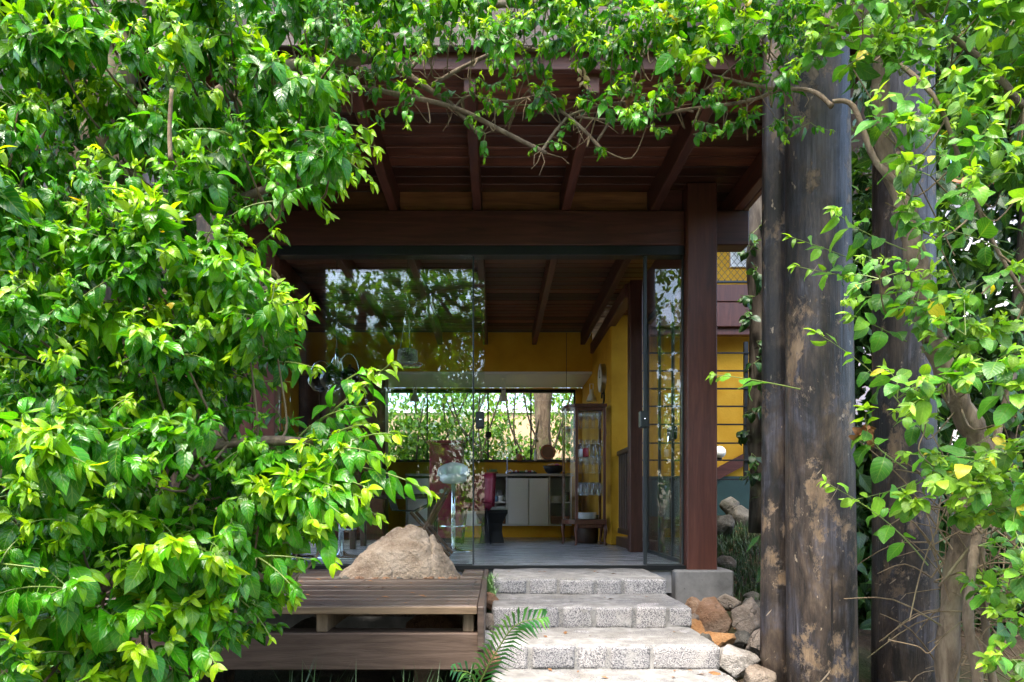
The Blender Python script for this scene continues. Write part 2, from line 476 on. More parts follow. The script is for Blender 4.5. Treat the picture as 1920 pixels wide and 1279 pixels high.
def ground_mat():
    k = N('garden_soil')
    v = k.coords((1, 1, 1), obj=False)
    a = k.noise(v, 5, 7, .7); b = k.noise(v, 35, 5, .7); g = k.noise(v, 1.6, 4)
    c = k.ramp(a, [(.3, (.02, .014, .009)), (.55, (.055, .038, .024)), (.75, (.10, .075, .05))])
    c = k.mix(k.math('MULTIPLY', k.step(g, .45, .6), .6), c, (.03, .055, .015))
    c = k.mix(k.math('MULTIPLY', k.step(b, .62, .68), .6), c, (.16, .10, .05))
    k.principled(c, .95, 0, k.bump(k.math('ADD', a, b), .8, .03), .15)
    return k.m
M['ground'] = ground_mat()

# ------------------------------------------------------------------ ground
def sst(a, b, x):
    t = min(1, max(0, (x - a) / (b - a))); return t * t * (3 - 2 * t)
def ground_z(x, y):
    z = 0.0
    z += (0.30 * sst(3.3, 4.1, y) + 0.62 * sst(4.2, 8.8, y)) * sst(1.05, 1.75, x) * (1 - sst(9, 14, x) * .6)
    z += 0.45 * sst(10.6, 13.5, y)
    z += .05 * noise.noise(Vector((x * 1.1, y * 1.1, 3))) + .02 * noise.noise(Vector((x * 4, y * 4, 9)))
    return z
xs = np.unique(np.concatenate([np.linspace(-90, -10, 9), np.linspace(-10, 0, 21), np.linspace(0, 4, 41), np.linspace(4, 12, 21), np.linspace(12, 90, 9)]))
ys = np.unique(np.concatenate([np.linspace(-90, -14, 8), np.linspace(-14, 2, 21), np.linspace(2, 10, 61), np.linspace(10, 18, 15), np.linspace(18, 120, 9)]))
g = MB(); vs = [(x, y, ground_z(x, y)) for y in ys for x in xs]; nx = len(xs)
g.add(vs, [(j * nx + i, j * nx + i + 1, (j + 1) * nx + i + 1, (j + 1) * nx + i) for j in range(len(ys) - 1) for i in range(nx - 1)])
o = g.build('ground', M['ground'], None, True, 'structure')

m = MB(); px_ = np.linspace(-1.3, 2.3, 19); py_ = np.linspace(-9, 2.5, 40)  # unseen pale path, added to bounce light into the room
m.add([(x, y, ground_z(x, y) + .03) for y in py_ for x in px_], [(j * 19 + i, j * 19 + i + 1, j * 19 + 20 + i, j * 19 + 19 + i) for j in range(39) for i in range(18)])
m.build('bounce_path', M['mortar'], None, True, 'structure')
# ------------------------------------------------------------------ the house
D = 5.12                                    # depth of the glazed front
FZ = EYE - .44                              # floor level
RB, CB = EYE + 2.20, EYE + 2.38             # underside of rafters and of ceiling boards
house = thing('timber_house', 'dark timber house with glazed front and ochre walls behind the steps', 'house', (0, D, FZ))
floor = MB().box(-2.74, 1.51, D - .06, 10.3, FZ - .2, FZ, .0).build('floor', M['floor'], None, False, 'structure')

roof = bpy.data.objects.new('roof', None); link(roof, house, (0, 4, CB)); 
y = 3.62; i = 0
while y < 9.28:
    w = random.choice((.125, .135, .145))
    dz = random.uniform(0, .006)
    MB().box(-2.72, 1.90, y, y + w - .012, CB + dz, CB + .03, .004).build('plank', M['ceil'], roof)
    y += w; i += 1
MB().box(-2.74, 1.93, 3.585, 10.62, CB + .032, CB + .06, 0).build('roof_deck', M['beam'], roof)
MB().box(-2.78, 1.97, 3.56, 10.7, CB + .20, CB + .34, .01).build('roof_slab', M['eave'], roof)
bx('fascia', M['eave'], roof, -2.78, 1.95, 3.53, 3.58, CB + .0, CB + .345, .006)
bx('fascia_trim', M['beam'], roof, -2.74, 1.93, 3.585, 3.618, CB - .085, CB + .03, .004)
bx('verge_board', M['beam_y'], roof, 1.905, 1.945, 3.60, 9.2, CB - .10, CB + .2, .004)
for k_, x in enumerate((-2.66, -2.06, -1.41, -.76, -.14, .52, 1.18, 1.80)):
    MB().box(x - .032, x + .032, 3.63, 9.28, RB, CB - .002, .005).build('rafter', M['beam_y'], roof)

# front frame
bx('header_beam', M['beam'], house, -2.7, 1.40, D - .06, D + .09, EYE + 1.94, RB - .002, .006)
bx('header_beam_end', M['beam'], house, 1.625, 1.875, D - .06, D + .09, EYE + 1.94, RB - .002, .006)
for x0, x1 in ((-2.7, -1.45), (-1.37, -.80), (-.725, -.18), (-.105, .48), (.555, 1.14)):
    bx('infill_board', M['infill'], house, x0, x1, D + .03, D + .055, RB + .001, CB - .004, .003)
bx('infill_board', M['beam'], house, 1.215, 1.40, D + .0, D + .05, RB + .001, CB - .004, .003)
bx('post', M['post'], house, 1.402, 1.622, D - .12, D + .10, FZ - .035, CB - .003, .008)
bx('post', M['post'], house, -2.74, -2.56, D - .12, D + .10, FZ - .035, CB - .003, .008)
bx('post', M['post'], house, -1.80, -1.64, D - .06, D + .10, FZ + .002, EYE + 1.938, .006)
MB().box(1.29, 1.41, 6.56, 6.70, FZ + .002, RB - .02, .006).build('post', M['post'], house)
MB().box(1.27, 1.37, 6.72, 9.2, EYE + 2.06, RB - .003, .006).build('side_beam', M['beam_y'], house)
MB().box(1.415, 1.50, D + .11, 6.55, EYE + 1.80, RB - .003, .006).build('side_beam', M['beam_y'], house)
# plinth below the post
pl = MB(); pl.box(1.30, 1.72, 4.93, 5.4, -.1, EYE - .462, .012); pl.build('concrete_plinth', M['concrete'], house)
bx('base_wall', M['concrete'], house, -2.7, 1.29, D - .02, D + .1, -.1, FZ - .21, .004)

# door track, sill, glazing
bx('door_track', M['black'], house, -1.63, 1.40, D - .055, D + .045, EYE + 1.868, EYE + 1.938, .003)
bx('door_sill', M['black'], house, -1.63, 1.40, D - .085, D - .061, FZ - .03, FZ + .006, .002)
def panel(x0, x1, yy, frame_l=False, frame_r=False, name='glass_panel', bot=True):
    p = bpy.data.objects.new(name, None); link(p, house, ((x0 + x1) / 2, yy, FZ))
    MB().box(x0, x1, yy - .004, yy + .004, FZ + .012, EYE + 1.866).build('pane', M['glass'], p)
    if frame_l: bx('frame', M['darkmetal'], p, x0 - .026, x0 - .001, yy - .016, yy + .016, FZ + .008, EYE + 1.866, .003)
    if frame_r: bx('frame', M['darkmetal'], p, x1 + .001, x1 + .012, yy - .014, yy + .014, FZ + .008, EYE + 1.866, .002)
    if bot: bx('frame', M['darkmetal'], p, x0, x1, yy - .012, yy + .012, FZ - .012, FZ + .011, .002)
    return p
p1 = panel(-1.62, -.176, D - .02, False, True)
p2 = panel(-1.55, -.086, D + .022, False, False, 'sliding_door', False)
p3 = panel(1.125, 1.385, D - .025, True, True)
for (p_, x, yy) in ((p2, -.118, D + .022), (p3, 1.105, D - .025)):
    lk = bx('lock', M['darkmetal'], p_, x - .035, x + .030, yy - .034, yy + .034, Z(803, D), Z(772, D), .006)
    MB().lathe([(.0, 0), (.010, 0), (.010, .006), (0, .007)], (x + .002, yy - .04, Z(788, D)), 10).build('key_hole', M['chrome'], lk)
# side glazing towards the garden
sg = bpy.data.objects.new('side_window', None); link(sg, house, (1.45, 5.85, FZ))
MB().box(1.452, 1.460, D + .11, 6.55, FZ + .02, EYE + 1.79).build('pane', M['glass_thin'], sg)
for yy in (D + .125, 5.62, 6.08, 6.54):
    bx('mullion', M['darkmetal'], sg, 1.445, 1.468, yy - .011, yy + .011, FZ + .003, EYE + 1.79, .002)
bx('frame', M['darkmetal'], sg, 1.44, 1.472, D + .14, 6.52, EYE + 1.74, EYE + 1.795, .002)
bx('frame', M['darkmetal'], sg, 1.44, 1.472, D + .14, 6.52, FZ + .001, FZ + .03, .002)
kb = bx('lock', M['black'], sg, 1.40, 1.443, 5.42, 5.60, Z(825, 5.5), Z(800, 5.5), .01)
MB().tube([(1.39, 5.50, Z(818, 5.5)), (1.385, 5.50, Z(828, 5.5))], .006, 5).build('key', M['chrome'], kb)

# kitchen end wall
LW = 9.3; BW = 10.4
SO = EYE + 1.84
wx0, wx1 = X(700, BW), X(1080, BW); wz0, wz1 = Z(864, BW), Z(729, BW)
bx('wall', M['yellow'], house, -2.59, 1.31, LW, LW + .12, SO + .002, CB - .004, .004)
bx('soffit', M['white'], house, -2.59, 1.6, LW + .004, BW, SO - .03, SO, .003)
bx('wall', M['yellow'], house, -2.7, wx0, BW, BW + .18, FZ, SO - .032, .002)
bx('wall', M['yellow'], house, wx1, 1.7, BW, BW + .18, FZ, SO - .032, .002)
bx('wall', M['yellow'], house, wx0 + .001, wx1 - .001, BW, BW + .18, FZ, wz0 - .002, .002)
bx('wall', M['yellow'], house, wx0 + .001, wx1 - .001, BW, BW + .18, wz1 + .002, SO - .032, .002)
bx('wall', M['yellow'], house, -2.7, 1.95, BW + .185, BW + .22, FZ - .8, EYE - .9, .002)
bx('wall', M['yellow'], house, 1.31, 1.515, 7.80, BW - .002, FZ + .001, RB - .006, .012)
bx('wall_step', M['railwood'], house, 1.37, 1.62, 6.72, 7.79, FZ + .001, FZ + .10, .006)
bx('wall', M['yellow'], house, -2.70, -2.60, 8.0, BW - .004, FZ + .001, CB - .006, .004)
# left side: tall unseen glazing between piers, added to let daylight in
for xb in np.arange(-2.55, -1.83, .148):
    bx('wall_board', M['post'], house, xb, xb + .14, D - .02, D + .02, FZ - .2, EYE + 1.936, .004)
lg = bpy.data.objects.new('side_window', None); link(lg, house, (-2.65, 6.9, FZ))
MB().box(-2.655, -2.647, D + .12, 7.98, FZ + .02, CB - .01).build('pane', M['glass_thin'], lg)
for yy in (5.3, 6.2, 7.1, 7.95): bx('mullion', M['darkmetal'], lg, -2.68, -2.62, yy - .02, yy + .02, FZ + .002, CB - .008, .002)

win = bpy.data.objects.new('kitchen_window', None); link(win, house, ((wx0 + wx1) / 2, BW, wz0))
MB().box(wx0 + .02, wx1 - .02, BW + .09, BW + .096, wz0 + .01, wz1 - .04).build('pane', M['glass_thin'], win)
bx('frame', M['black'], win, wx0 + .002, wx1 - .002, BW + .06, BW + .12, wz1 - .05, wz1 - .001, .002)
bx('frame', M['black'], win, wx0 + .002, wx1 - .002, BW + .06, BW + .12, wz0 + .001, wz0 + .022, .002)
for px in (702, 800, 915, 996, 1078):
    x = X(px, BW)
    bx('mullion', M['black'], win, x - .012, x + .012, BW + .07, BW + .11, wz0 + .023, wz1 - .051, .002)
bx('latch', M['black'], win, X(910, BW), X(921, BW), BW + .03, BW + .069, Z(820, BW), Z(809, BW), .003)
bx('sill', M['railwood'], win, wx0, wx1, BW - .06, BW + .058, wz0 - .022, wz0 - .001, .003)

# ------------------------------------------------------------------ kitchen furniture
CF, CBk = 9.62, 10.38
cz0, cz1 = Z(986, CF), Z(893, CF)
kc = thing('kitchen_cabinet', 'long white kitchen base cabinet with open shelves under the window', 'cabinet', (X(980, CF), CF, cz0))
x0, x1 = X(760, CF), X(1072, CF)
bx('worktop', M['worktop'], kc, x0, x1 + .02, CF - .03, CBk, cz1, cz1 + .035, .004)
bx('bottom', M['whitecab'], kc, x0, x1, CF, CBk, cz0, cz0 + .018, .002)
bx('back', M['shelfin'], kc, x0, x1, CBk - .02, CBk - .002, cz0 + .019, cz1 - .001, .001)
for px in (762, 846, 897, 950.5, 1030.5, 1071):
    x = X(px, CF); bx('side_panel', M['whitecab'], kc, x - .009, x + .009, CF, CBk - .021, cz0 + .019, cz1 - .001, .001)
for a, b in ((765, 804), (806, 845), (849, 895), (953, 990.3), (991.7, 1028)):
    bx('door', M['whitecab'], kc, X(a, CF), X(b, CF), CF - .018, CF - .001, cz0 + .02, cz1 - .03, .003)
for a, b in ((899, 949), (1032, 1069)):
    bx('shelf', M['whitecab'], kc, X(a, CF), X(b, CF), CF + .01, CBk - .022, Z(943, CF), Z(943, CF) + .015, .001)
bx('drawer', M['chairwood'], kc, X(1033, CF), X(1068, CF), CF + .004, CF + .03, Z(985, CF) + .02, Z(968, CF), .002)
bx('drawer', M['chairwood'], kc, X(900, CF), X(948, CF), CF + .004, CF + .03, Z(985, CF) + .02, Z(968, CF), .002)
bx('base', M['yellow'], kc, x0, x1, CF + .12, CF + .18, FZ + .001, cz0 - .001, .001)

CT = cz1 + .036
def vessel(name, prof, loc, mat, label, cat, group=None, n=14):
    o = MB().lathe(prof, loc, n).build(name, mat, None, True)
    tag(o, label, cat, group); return o
# mugs on the left shelf
sh = Z(943, CF) + .0155
for j, (px, mt, lb) in enumerate(((905, 'pink', 'pink mug at the left end of the open shelf'), (917, 'ceramic', 'white mug beside the pink mug on the shelf'), (928.5, 'blue', 'blue and white mug third along the open shelf'), (939.5, 'white', 'plain white mug at the right end of the shelf row'))):
    c = (X(px, CF + .08), CF + .08, sh)
    t = thing('mug', lb, 'mug', c, 'mugs on the kitchen shelf')
    MB().lathe([(.030, 0), (.036, .005), (.036, .085), (.031, .085), (.030, .01), (0, .01)], c, 14).build('body', M[mt], t, True)
    MB().tube([(c[0] + .034, c[1] - .005, c[2] + .02), (c[0] + .056, c[1] - .012, c[2] + .03), (c[0] + .056, c[1] - .012, c[2] + .06), (c[0] + .034, c[1] - .005, c[2] + .07)], .005, 5).build('handle', M[mt], t, True)
for j in range(4):
    vessel('jar', [(.04, 0), (.045, .01), (.045, .15), (.03, .17), (0, .17)], (X(906 + j * 10, CF + .3), CF + .3, sh), M['drinkglass'], 'tall clear jar at the back of the mug shelf', 'jar', 'jars behind the mugs')
for j in range(5):
    vessel('plate', [(.05, 0), (.10, .012), (.105, .017), (.05, .006), (0, .006)], (X(1043, CF + .13), CF + .13, sh + j * .018), M['ceramic'], 'white plate in the stack on the right open shelf', 'plate', 'plates stacked in the cabinet')
vessel('wicker_pot', [(.035, 0), (.05, .02), (.05, .13), (.045, .14), (0, .13)], (X(1061, CF + .12), CF + .12, sh), M['blackmatte'], 'dark woven pot beside the stacked white plates', 'pot')

# on the worktop
def bowl(name, c, r, h, mt, label, fruit):
    t = thing(name, label, 'bowl', c)
    MB().lathe([(r * .45, 0), (r * .75, h * .3), (r, h), (r * .95, h), (r * .7, h * .35), (0, h * .12)], c, 18).build('dish', M[mt], t, True)
    return t
c = (X(1038, 9.8), 9.8, CT); bowl('fruit_bowl', c, .155, .12, 'blackmatte', 'black bowl of fruit at the right of the worktop', None)
for j, (dx, dz, mt, r, lb) in enumerate(((-.06, .10, 'fruit_y', .042, 'yellow fruit at the left in the black bowl'), (-.015, .115, 'fruit_y', .036, 'yellow fruit in the middle of the black bowl'), (.045, .10, 'fruit_r', .05, 'large red fruit in the black bowl'), (.09, .095, 'fruit_r', .035, 'small red fruit at the right in the black bowl'))):
    tag(MB().lathe([(0, -r), (r * .6, -r * .8), (r, 0), (r * .75, r * .7), (0.01, r)], (c[0] + dx, 9.77, CT + dz), 12).build('fruit', M[mt], None, True), lb, 'fruit')
tr = thing('tray', 'long black tray of greens beside the tap on the worktop', 'tray', (X(982, 9.82), 9.82, CT))
MB().box(X(956, 9.82), X(1006, 9.82), 9.72, 9.92, CT, CT + .028, .008).build('base', M['blackmatte'], tr)
for j in range(12):
    x = X(960 + j * 3.8, 9.8); r = random.uniform(.014, .022)
    mt = random.choice(('fruit_g', 'fruit_g', 'fruit_r', 'white'))
    MB().lathe([(0, -r), (r, 0), (0.001, r)], (x, 9.8 + random.uniform(-.05, .05), CT + .04), 8).build('morsel', M[mt], tr, True)
t = thing('succulent_dish', 'terracotta dish of small green succulents left of the tap', 'plant', (X(922, 9.82), 9.82, CT))
MB().lathe([(.07, 0), (.1, .03), (.095, .03), (0, .02)], (X(922, 9.82), 9.82, CT), 14).build('dish', M['terracotta'], t, True)
mb = MB()
for j in range(40):
    a = random.uniform(0, 6.28); r = random.uniform(0, .075); b = Vector((X(922, 9.82) + r * math.cos(a), 9.82 + r * math.sin(a), CT + .025))
    mb.tube([b, b + Vector((random.uniform(-.025, .025), random.uniform(-.025, .025), random.uniform(.025, .06)))], [.007, .002], 4)
mb.build('succulent', M['fruit_g'], t, kind='stuff')
t = thing('faucet', 'chrome kitchen tap rising from the worktop in front of the window', 'tap', (X(951, 10.1), 10.1, CT))
fx = X(951, 10.1)
MB().tube([(fx, 10.1, CT), (fx, 10.1, CT + .22), (fx, 10.07, CT + .25), (fx, 10.0, CT + .25), (fx, 9.96, CT + .22)], .014, 8).build('spout', M['chrome'], t, True)
MB().lathe([(.03, 0), (.03, .03), (.018, .05)], (fx, 10.1, CT), 12).build('base', M['chrome'], t, True)
MB().tube([(fx + .01, 10.1, CT + .05), (fx + .06, 10.1, CT + .08)], .008, 6).build('lever', M['chrome'], t, True)
# things on the window sill
ss = wz0
t = thing('carved_disc', 'round carved brown disc leaning on the kitchen window sill', 'ornament', (X(1027, BW), BW, ss))
MB().tube([(X(1027, BW), BW - .025, Z(848, BW)), (X(1027, BW), BW + .01, Z(848, BW))], .118, 24).build('disc', M['clay'], t)
MB().tube([(X(1027, BW) + .095 * math.cos(a / 24 * 6.2832), BW - .028, Z(848, BW) + .095 * math.sin(a / 24 * 6.2832)) for a in range(25)], .008, 5).build('rim', M['terracotta'], t, True)
vessel('clay_pot', [(.035, 0), (.05, .03), (.05, .07), (.03, .09), (.036, .10), (0, .09)], (X(974, BW), BW - .02, ss), M['terracotta'], 'small terracotta pot on the window sill', 'pot')
vessel('soap_bottle', [(.03, 0), (.035, .01), (.035, .09), (.015, .11), (.015, .14), (0, .14)], (X(1055, BW), BW - .02, ss), M['drinkglass'], 'small clear bottle on the sill near the glass cabinet', 'bottle')
vessel('sill_bottle', [(.02, 0), (.024, .01), (.024, .10), (.010, .13), (.010, .17), (0, .17)], (X(1004, BW), BW - .02, ss), M['white'], 'slim white bottle beside the carved disc', 'bottle')

# spot lamps below the soffit
for j, (px, dd, lb) in enumerate(((944, 9.6, 'white bell spot lamp on the soffit above the tap'), (1109, 8.9, 'white bell spot lamp above the glass cabinet'), (778, 9.7, 'white bell spot lamp seen through the glazed panel'))):
    z = Z(752, dd); x = X(px, dd)
    t = thing('spot_lamp', lb, 'lamp', (x, dd, z), 'spot lamps in the kitchen')
    MB().lathe([(.07, 0), (.066, .01), (.05, .06), (.028, .10), (.024, .15), (.0, .152)], (x, dd, z), 18).build('lamp_shade', M['plastic'], t, True)
    MB().lathe([(.0, .004), (.062, .004)], (x, dd, z), 18).build('reflector', M['steel'], t)
    top = (SO - .03) if dd > LW else Z(720, dd)
    MB().tube([(x - .022, dd, z + .12), (x - .022, dd, top), (x + .022, dd, top), (x + .022, dd, z + .12)], .006, 5).build('bracket', M['plastic'], t)
    if dd > LW: MB().box(x - .04, x + .04, dd - .04, dd + .04, SO - .05, SO - .031, .004).build('ceiling_plate', M['plastic'], t)

# ------------------------------------------------------------------ glass cabinet
VD = 7.75
vx0, vx1 = X(1079, VD), X(1136, VD); vz1 = Z(757, VD); vzb = Z(978, VD)
vy1 = VD + .36
vt = thing('glass_cabinet', 'tall brown display cabinet with curved glass sides full of glasses', 'cabinet', ((vx0 + vx1) / 2, VD, FZ))
cvx = vx0 - .10                              # bowed left side
def vplan(z0, z1, off=0.0):
    pts = [(vx0 - off, VD - off), (vx0 - .06 - off, VD + .05), (vx0 - .10 - off, VD + .13), (vx0 - .115 - off, VD + .24), (vx0 - .115 - off, vy1 + off), (vx1 + off, vy1 + off), (vx1 + off, VD - off)]
    n = len(pts)
    vs = [(x, y, z) for z in (z0, z1) for x, y in pts]
    return vs, [tuple(range(n - 1, -1, -1)), tuple(range(n, 2 * n))] + [(i, (i + 1) % n, n + (i + 1) % n, n + i) for i in range(n)]
for nm, z0, z1, off in (('top', vz1 - .035, vz1, .012), ('bottom', vzb - .03, vzb + .02, .008)):
    m = MB(); m.add(*vplan(z0, z1, off)); m.build(nm, M['cabwood'], vt)
for x, yy in ((vx0, VD), (vx1 - .03, VD), (vx0 - .115, vy1 - .03), (vx1 - .03, vy1 - .03)):
    bx('stile', M['cabwood'], vt, x, x + .03, yy, yy + .03, vzb + .021, vz1 - .036, .004)
bx('rail', M['cabwood'], vt, vx0 + .031, vx1 - .031, VD + .002, VD + .028, vz1 - .075, vz1 - .037, .003)
MB().box(vx0 + .03, vx1 - .03, VD + .012, VD + .016, vzb + .022, vz1 - .076).build('pane', M['glass_thin'], vt)
m = MB(); pts = [(vx0 - .004, VD + .012), (vx0 - .06, VD + .055), (vx0 - .098, VD + .13), (vx0 - .11, VD + .24), (vx0 - .112, vy1 - .03)]
m.add([(x, y, z) for z in (vzb + .022, vz1 - .037) for x, y in pts], [(i, i + 1, 5 + i + 1, 5 + i) for i in range(4)])
m.build('curved_pane', M['glass_thin'], vt, True)
bx('back', M['glass_thin'], vt, vx0 - .085, vx1 - .031, vy1 - .02, vy1 - .006, vzb + .021, vz1 - .036, .001)
shz = [vzb + .02]
for py in (858, 892 - 4, 934 - 4, 803):
    z = Z(py, VD)
    m = MB(); m.add(*vplan(z, z + .006, -.016)); m.build('shelf', M['glass_thin'], vt); shz.append(z + .006)
shz.sort()
for x, yy in ((vx0 + .012, VD + .012), (vx1 - .012, VD + .012), (vx0 - .10, vy1 - .015), (vx1 - .012, vy1 - .015)):
    sg_ = -1 if x < (vx0 + vx1) / 2 else 1
    MB().tube([(x, yy, vzb - .03), (x + sg_ * .012, yy - .012, vzb - .10), (x, yy, FZ + .06), (x + sg_ * .006, yy - .01, FZ + .02), (x + sg_ * .012, yy - .018, FZ + .001)], [.022, .02, .013, .012, .016], 8).build('leg', M['cabwood'], vt, True)
bx('apron', M['cabwood'], vt, vx0 + .03, vx1 - .03, VD + .004, VD + .024, vzb - .075, vzb - .031, .004)
# wine glasses and tumblers
gp = [(.030, 0), (.028, .004), (.005, .012), (.005, .09), (.022, .11), (.034, .15), (.028, .21)]
tp = [(.026, 0), (.027, .003), (.034, .15), (.031, .15), (.024, .012), (0, .012)]
gproto = None; tproto = None
for lev in range(1, 5):
    z = shz[lev] + .001
    for row in range(2):
        for j in range(5):
            x = vx0 + .055 + j * .072 + (0 if row != 1 else .034); yy = VD + .06 + row * .085
            if x > vx1 - .04: continue
            wine = lev in (2, 4) or (lev == 3 and row)
            if wine:
                if gproto is None:
                    o = MB().lathe(gp, (x, yy, z), 10).build('wine_glass', M['drinkglass'], None, True); gproto = o
                else:
                    o = gproto.copy(); COL.objects.link(o); o.location = (x, yy, z + .105)
                tag(o, 'stemmed wine glass on the %s shelf of the display cabinet' % ('lowest glass', 'second glass', 'third glass', 'top glass')[lev - 1], 'glass', 'wine glasses in the display cabinet')
            else:
                if tproto is None:
                    o = MB().lathe(tp, (x, yy, z), 10).build('tumbler', M['drinkglass'], None, True); tproto = o
                else:
                    o = tproto.copy(); COL.objects.link(o); o.location = (x, yy, z + .075)
                tag(o, 'clear tumbler on the %s shelf of the display cabinet' % ('lowest glass', 'second glass', 'third glass', 'top glass')[lev - 1], 'glass', 'tumblers in the display cabinet')
for j in range(7):
    vessel('dinner_plate', [(.06, 0), (.115, .010), (.118, .014), (.06, .006), (0, .006)], (vx0 + .15, VD + .17, shz[0] + .001 + j * .011), M['ceramic'], 'pale plate in the stack at the bottom of the display cabinet', 'plate', 'plates in the display cabinet')
vessel('red_cup', [(.03, 0), (.036, .01), (.036, .10), (.03, .10), (0, .01)], (vx0 + .12, VD + .05, shz[3] + .001), M['fruit_r'], 'red cup on the middle shelf of the display cabinet', 'cup')
vessel('white_cup', [(.03, 0), (.036, .01), (.036, .09), (.03, .09), (0, .01)], (vx0 + .055, VD + .045, shz[3] + .001), M['ceramic'], 'white cup beside the red cup in the display cabinet', 'cup')
vessel('waste_bin', [(.12, 0), (.13, .01), (.14, .34), (.13, .34), (0, .02)], (vx0 + .2, vy1 + .12, FZ + .001), M['railwood'], 'dark bin on the floor behind the display cabinet legs', 'bin')
# feathery ornament hanging at the cabinet's side
t = thing('feather_tassel', 'white feathery tassel hanging beside the display cabinet', 'ornament', (X(1062, 8.6), 8.6, Z(835, 8.6)))
m = MB()
for j in range(60):
    a = random.uniform(0, 6.28); b = P(1062, 800, 8.6) + Vector((0, 0, 0)); e = b + Vector((math.cos(a) * random.uniform(.0, .08), math.sin(a) * .05, random.uniform(-.24, -.05)))
    m.tube([b, (b + e) / 2 + Vector((math.cos(a) * .04, 0, .03)), e], [.006, .004, .001], 3)
m.build('feathers', M['plastic'], t, kind='stuff')
bx('cord', M['wire'], t, X(1062, 8.6) - .003, X(1062, 8.6) + .003, 8.597, 8.603, Z(800, 8.6), RB - .01, 0)

# wall clock on the ochre wall's left face
t = thing('wall_clock', 'round steel rimmed clock on the side of the ochre wall', 'clock', (1.30, 8.25, Z(710, 8.25)))
cc = Vector((1.309, 8.25, Z(709, 8.25)))
MB().tube([cc, cc + Vector((-.055, 0, 0))], .17, 28).build('rim', M['steel'], t)
MB().tube([cc + Vector((-.056, 0, 0)), cc + Vector((-.058, 0, 0))], .15, 28).build('dial', M['white'], t)
MB().box(cc.x - .064, cc.x - .060, 8.245, 8.255, cc.z, cc.z + .1).build('hand', M['black'], t)
MB().box(cc.x - .064, cc.x - .060, 8.18, 8.25, cc.z - .004, cc.z + .004).build('hand', M['black'], t)
t = thing('wall_bracket', 'dark curled bracket on the ochre wall under the clock', 'bracket', (1.30, 8.3, Z(745, 8.3)))
MB().tube([(1.3, 8.3 + .09 * math.cos(a), Z(745, 8.3) + .09 * math.sin(a)) for a in np.linspace(0, 5.4, 18)], .012, 6).build('scroll', M['black'], t, True)

# ------------------------------------------------------------------ railing by the side opening
RX = 1.395
rl = thing('wooden_railing', 'dark wooden railing with upright balusters beside the ochre wall', 'railing', (RX, 7.2, FZ + .1))
rz1 = Z(846, 7.72); rz0 = Z(1000, 7.72)
bx('top_rail', M['railwood'], rl, RX - .02, RX + .05, 6.72, 7.78, rz1 - .05, rz1, .006)
bx('bottom_rail', M['railwood'], rl, RX - .01, RX + .04, 6.72, 7.78, rz0, rz0 + .06, .005)
for j in range(11):
    yy = 6.74 + j * .1
    bx('baluster', M['railwood'], rl, RX, RX + .03, yy, yy + .032, rz0 + .061, rz1 - .051, .003)

# ------------------------------------------------------------------ left of the room: seen through the glass
def barstool(loc, seat, label, seatmat, shell):
    t = thing('bar_stool', label, 'stool', loc, 'bar stools behind the glass')
    x, yy, z = loc
    MB().lathe([(.20, 0), (.20, .012), (.05, .03), (.028, .06)], loc, 24).build('foot', M['chrome'], t, True)
    MB().tube([(x, yy, z + .05), (x, yy, seat - .04)], .022, 10).build('pole', M['chrome'], t, True)
    MB().tube([(x + .13 * math.cos(a), yy - .02 + .13 * math.sin(a), z + .25) for a in np.linspace(-3.3, .2, 14)], .009, 6).build('footrest', M['chrome'], t, True)
    MB().lathe([(.0, -.04), (.10, -.03), (.135, 0), (.13, .05), (.11, .055), (0, .045)], (x, yy, seat), 22).build('seat', M[seatmat], t, True)
    if shell:
        vs = []; nn = 13
        for k_ in range(6):
            for j in range(nn):
                a = math.pi * (.0 + 1.0 * j / (nn - 1)); rr = .13 + .03 * k_ / 5 
                vs.append((x + rr * math.cos(a), yy + rr * math.sin(a), seat + .03 + (.13 * max(0, math.sin(a)) ** .6 + .02) * k_ / 5))
        fs = [(r * nn + j, r * nn + j + 1, (r + 1) * nn + j + 1, (r + 1) * nn + j) for r in range(5) for j in range(nn - 1)]
        m = MB(); m.add(vs, fs); o = m.build('backrest', M[seatmat], t, True)
        sd = o.modifiers.new('s', 'SOLIDIFY'); sd.thickness = .02
    return t
barstool((X(640, 5.85), 5.85, FZ), FZ + .78, 'black bar stool with chrome pole behind the big bush', 'blackgloss', True)
barstool((X(545, 5.9), 5.9, FZ), FZ + .78, 'leftmost black bar stool behind the foliage', 'blackgloss', True)
barstool((X(850, 6.7), 6.7, FZ), FZ + .70, 'white shell bar stool with chrome base inside the glass', 'ceramic', True)
# red counter and red chair
t = thing('red_counter', 'tall glossy red counter behind the glazed panel', 'counter', (X(835, 8.2), 8.4, FZ))
bx('body', M['maroon'], t, X(805, 8.2), X(866, 8.2), 8.2, 8.75, FZ + .06, Z(832, 8.2), .01)
bx('counter_top', M['maroon'], t, X(800, 8.2), X(870, 8.2), 8.16, 8.78, Z(832, 8.2) + .001, Z(826, 8.2), .006)
bx('toe_kick', M['black'], t, X(808, 8.2), X(864, 8.2), 8.24, 8.7, FZ + .001, FZ + .059, .002)
t = thing('red_chair', 'dark red upholstered chair behind the sliding door edge', 'chair', (X(893, 8.0), 8.1, FZ))
cx = X(893, 8.0)
MB().lathe([(.0, -.05), (.15, -.05), (.19, 0), (.18, .05), (0, .06)], (cx, 8.1, FZ + .44), 18, 1, 1).build('seat', M['maroon'], t, True)
vs = []; 
for k_ in range(5):
    for j in range(9):
        a = math.pi * (1.1 + .8 * j / 8); rr = .19 + .02 * k_ / 4
        vs.append((cx + rr * math.cos(a) * 1, 8.1 - rr * math.sin(a) * .8, FZ + .44 + .4 * k_ / 4))
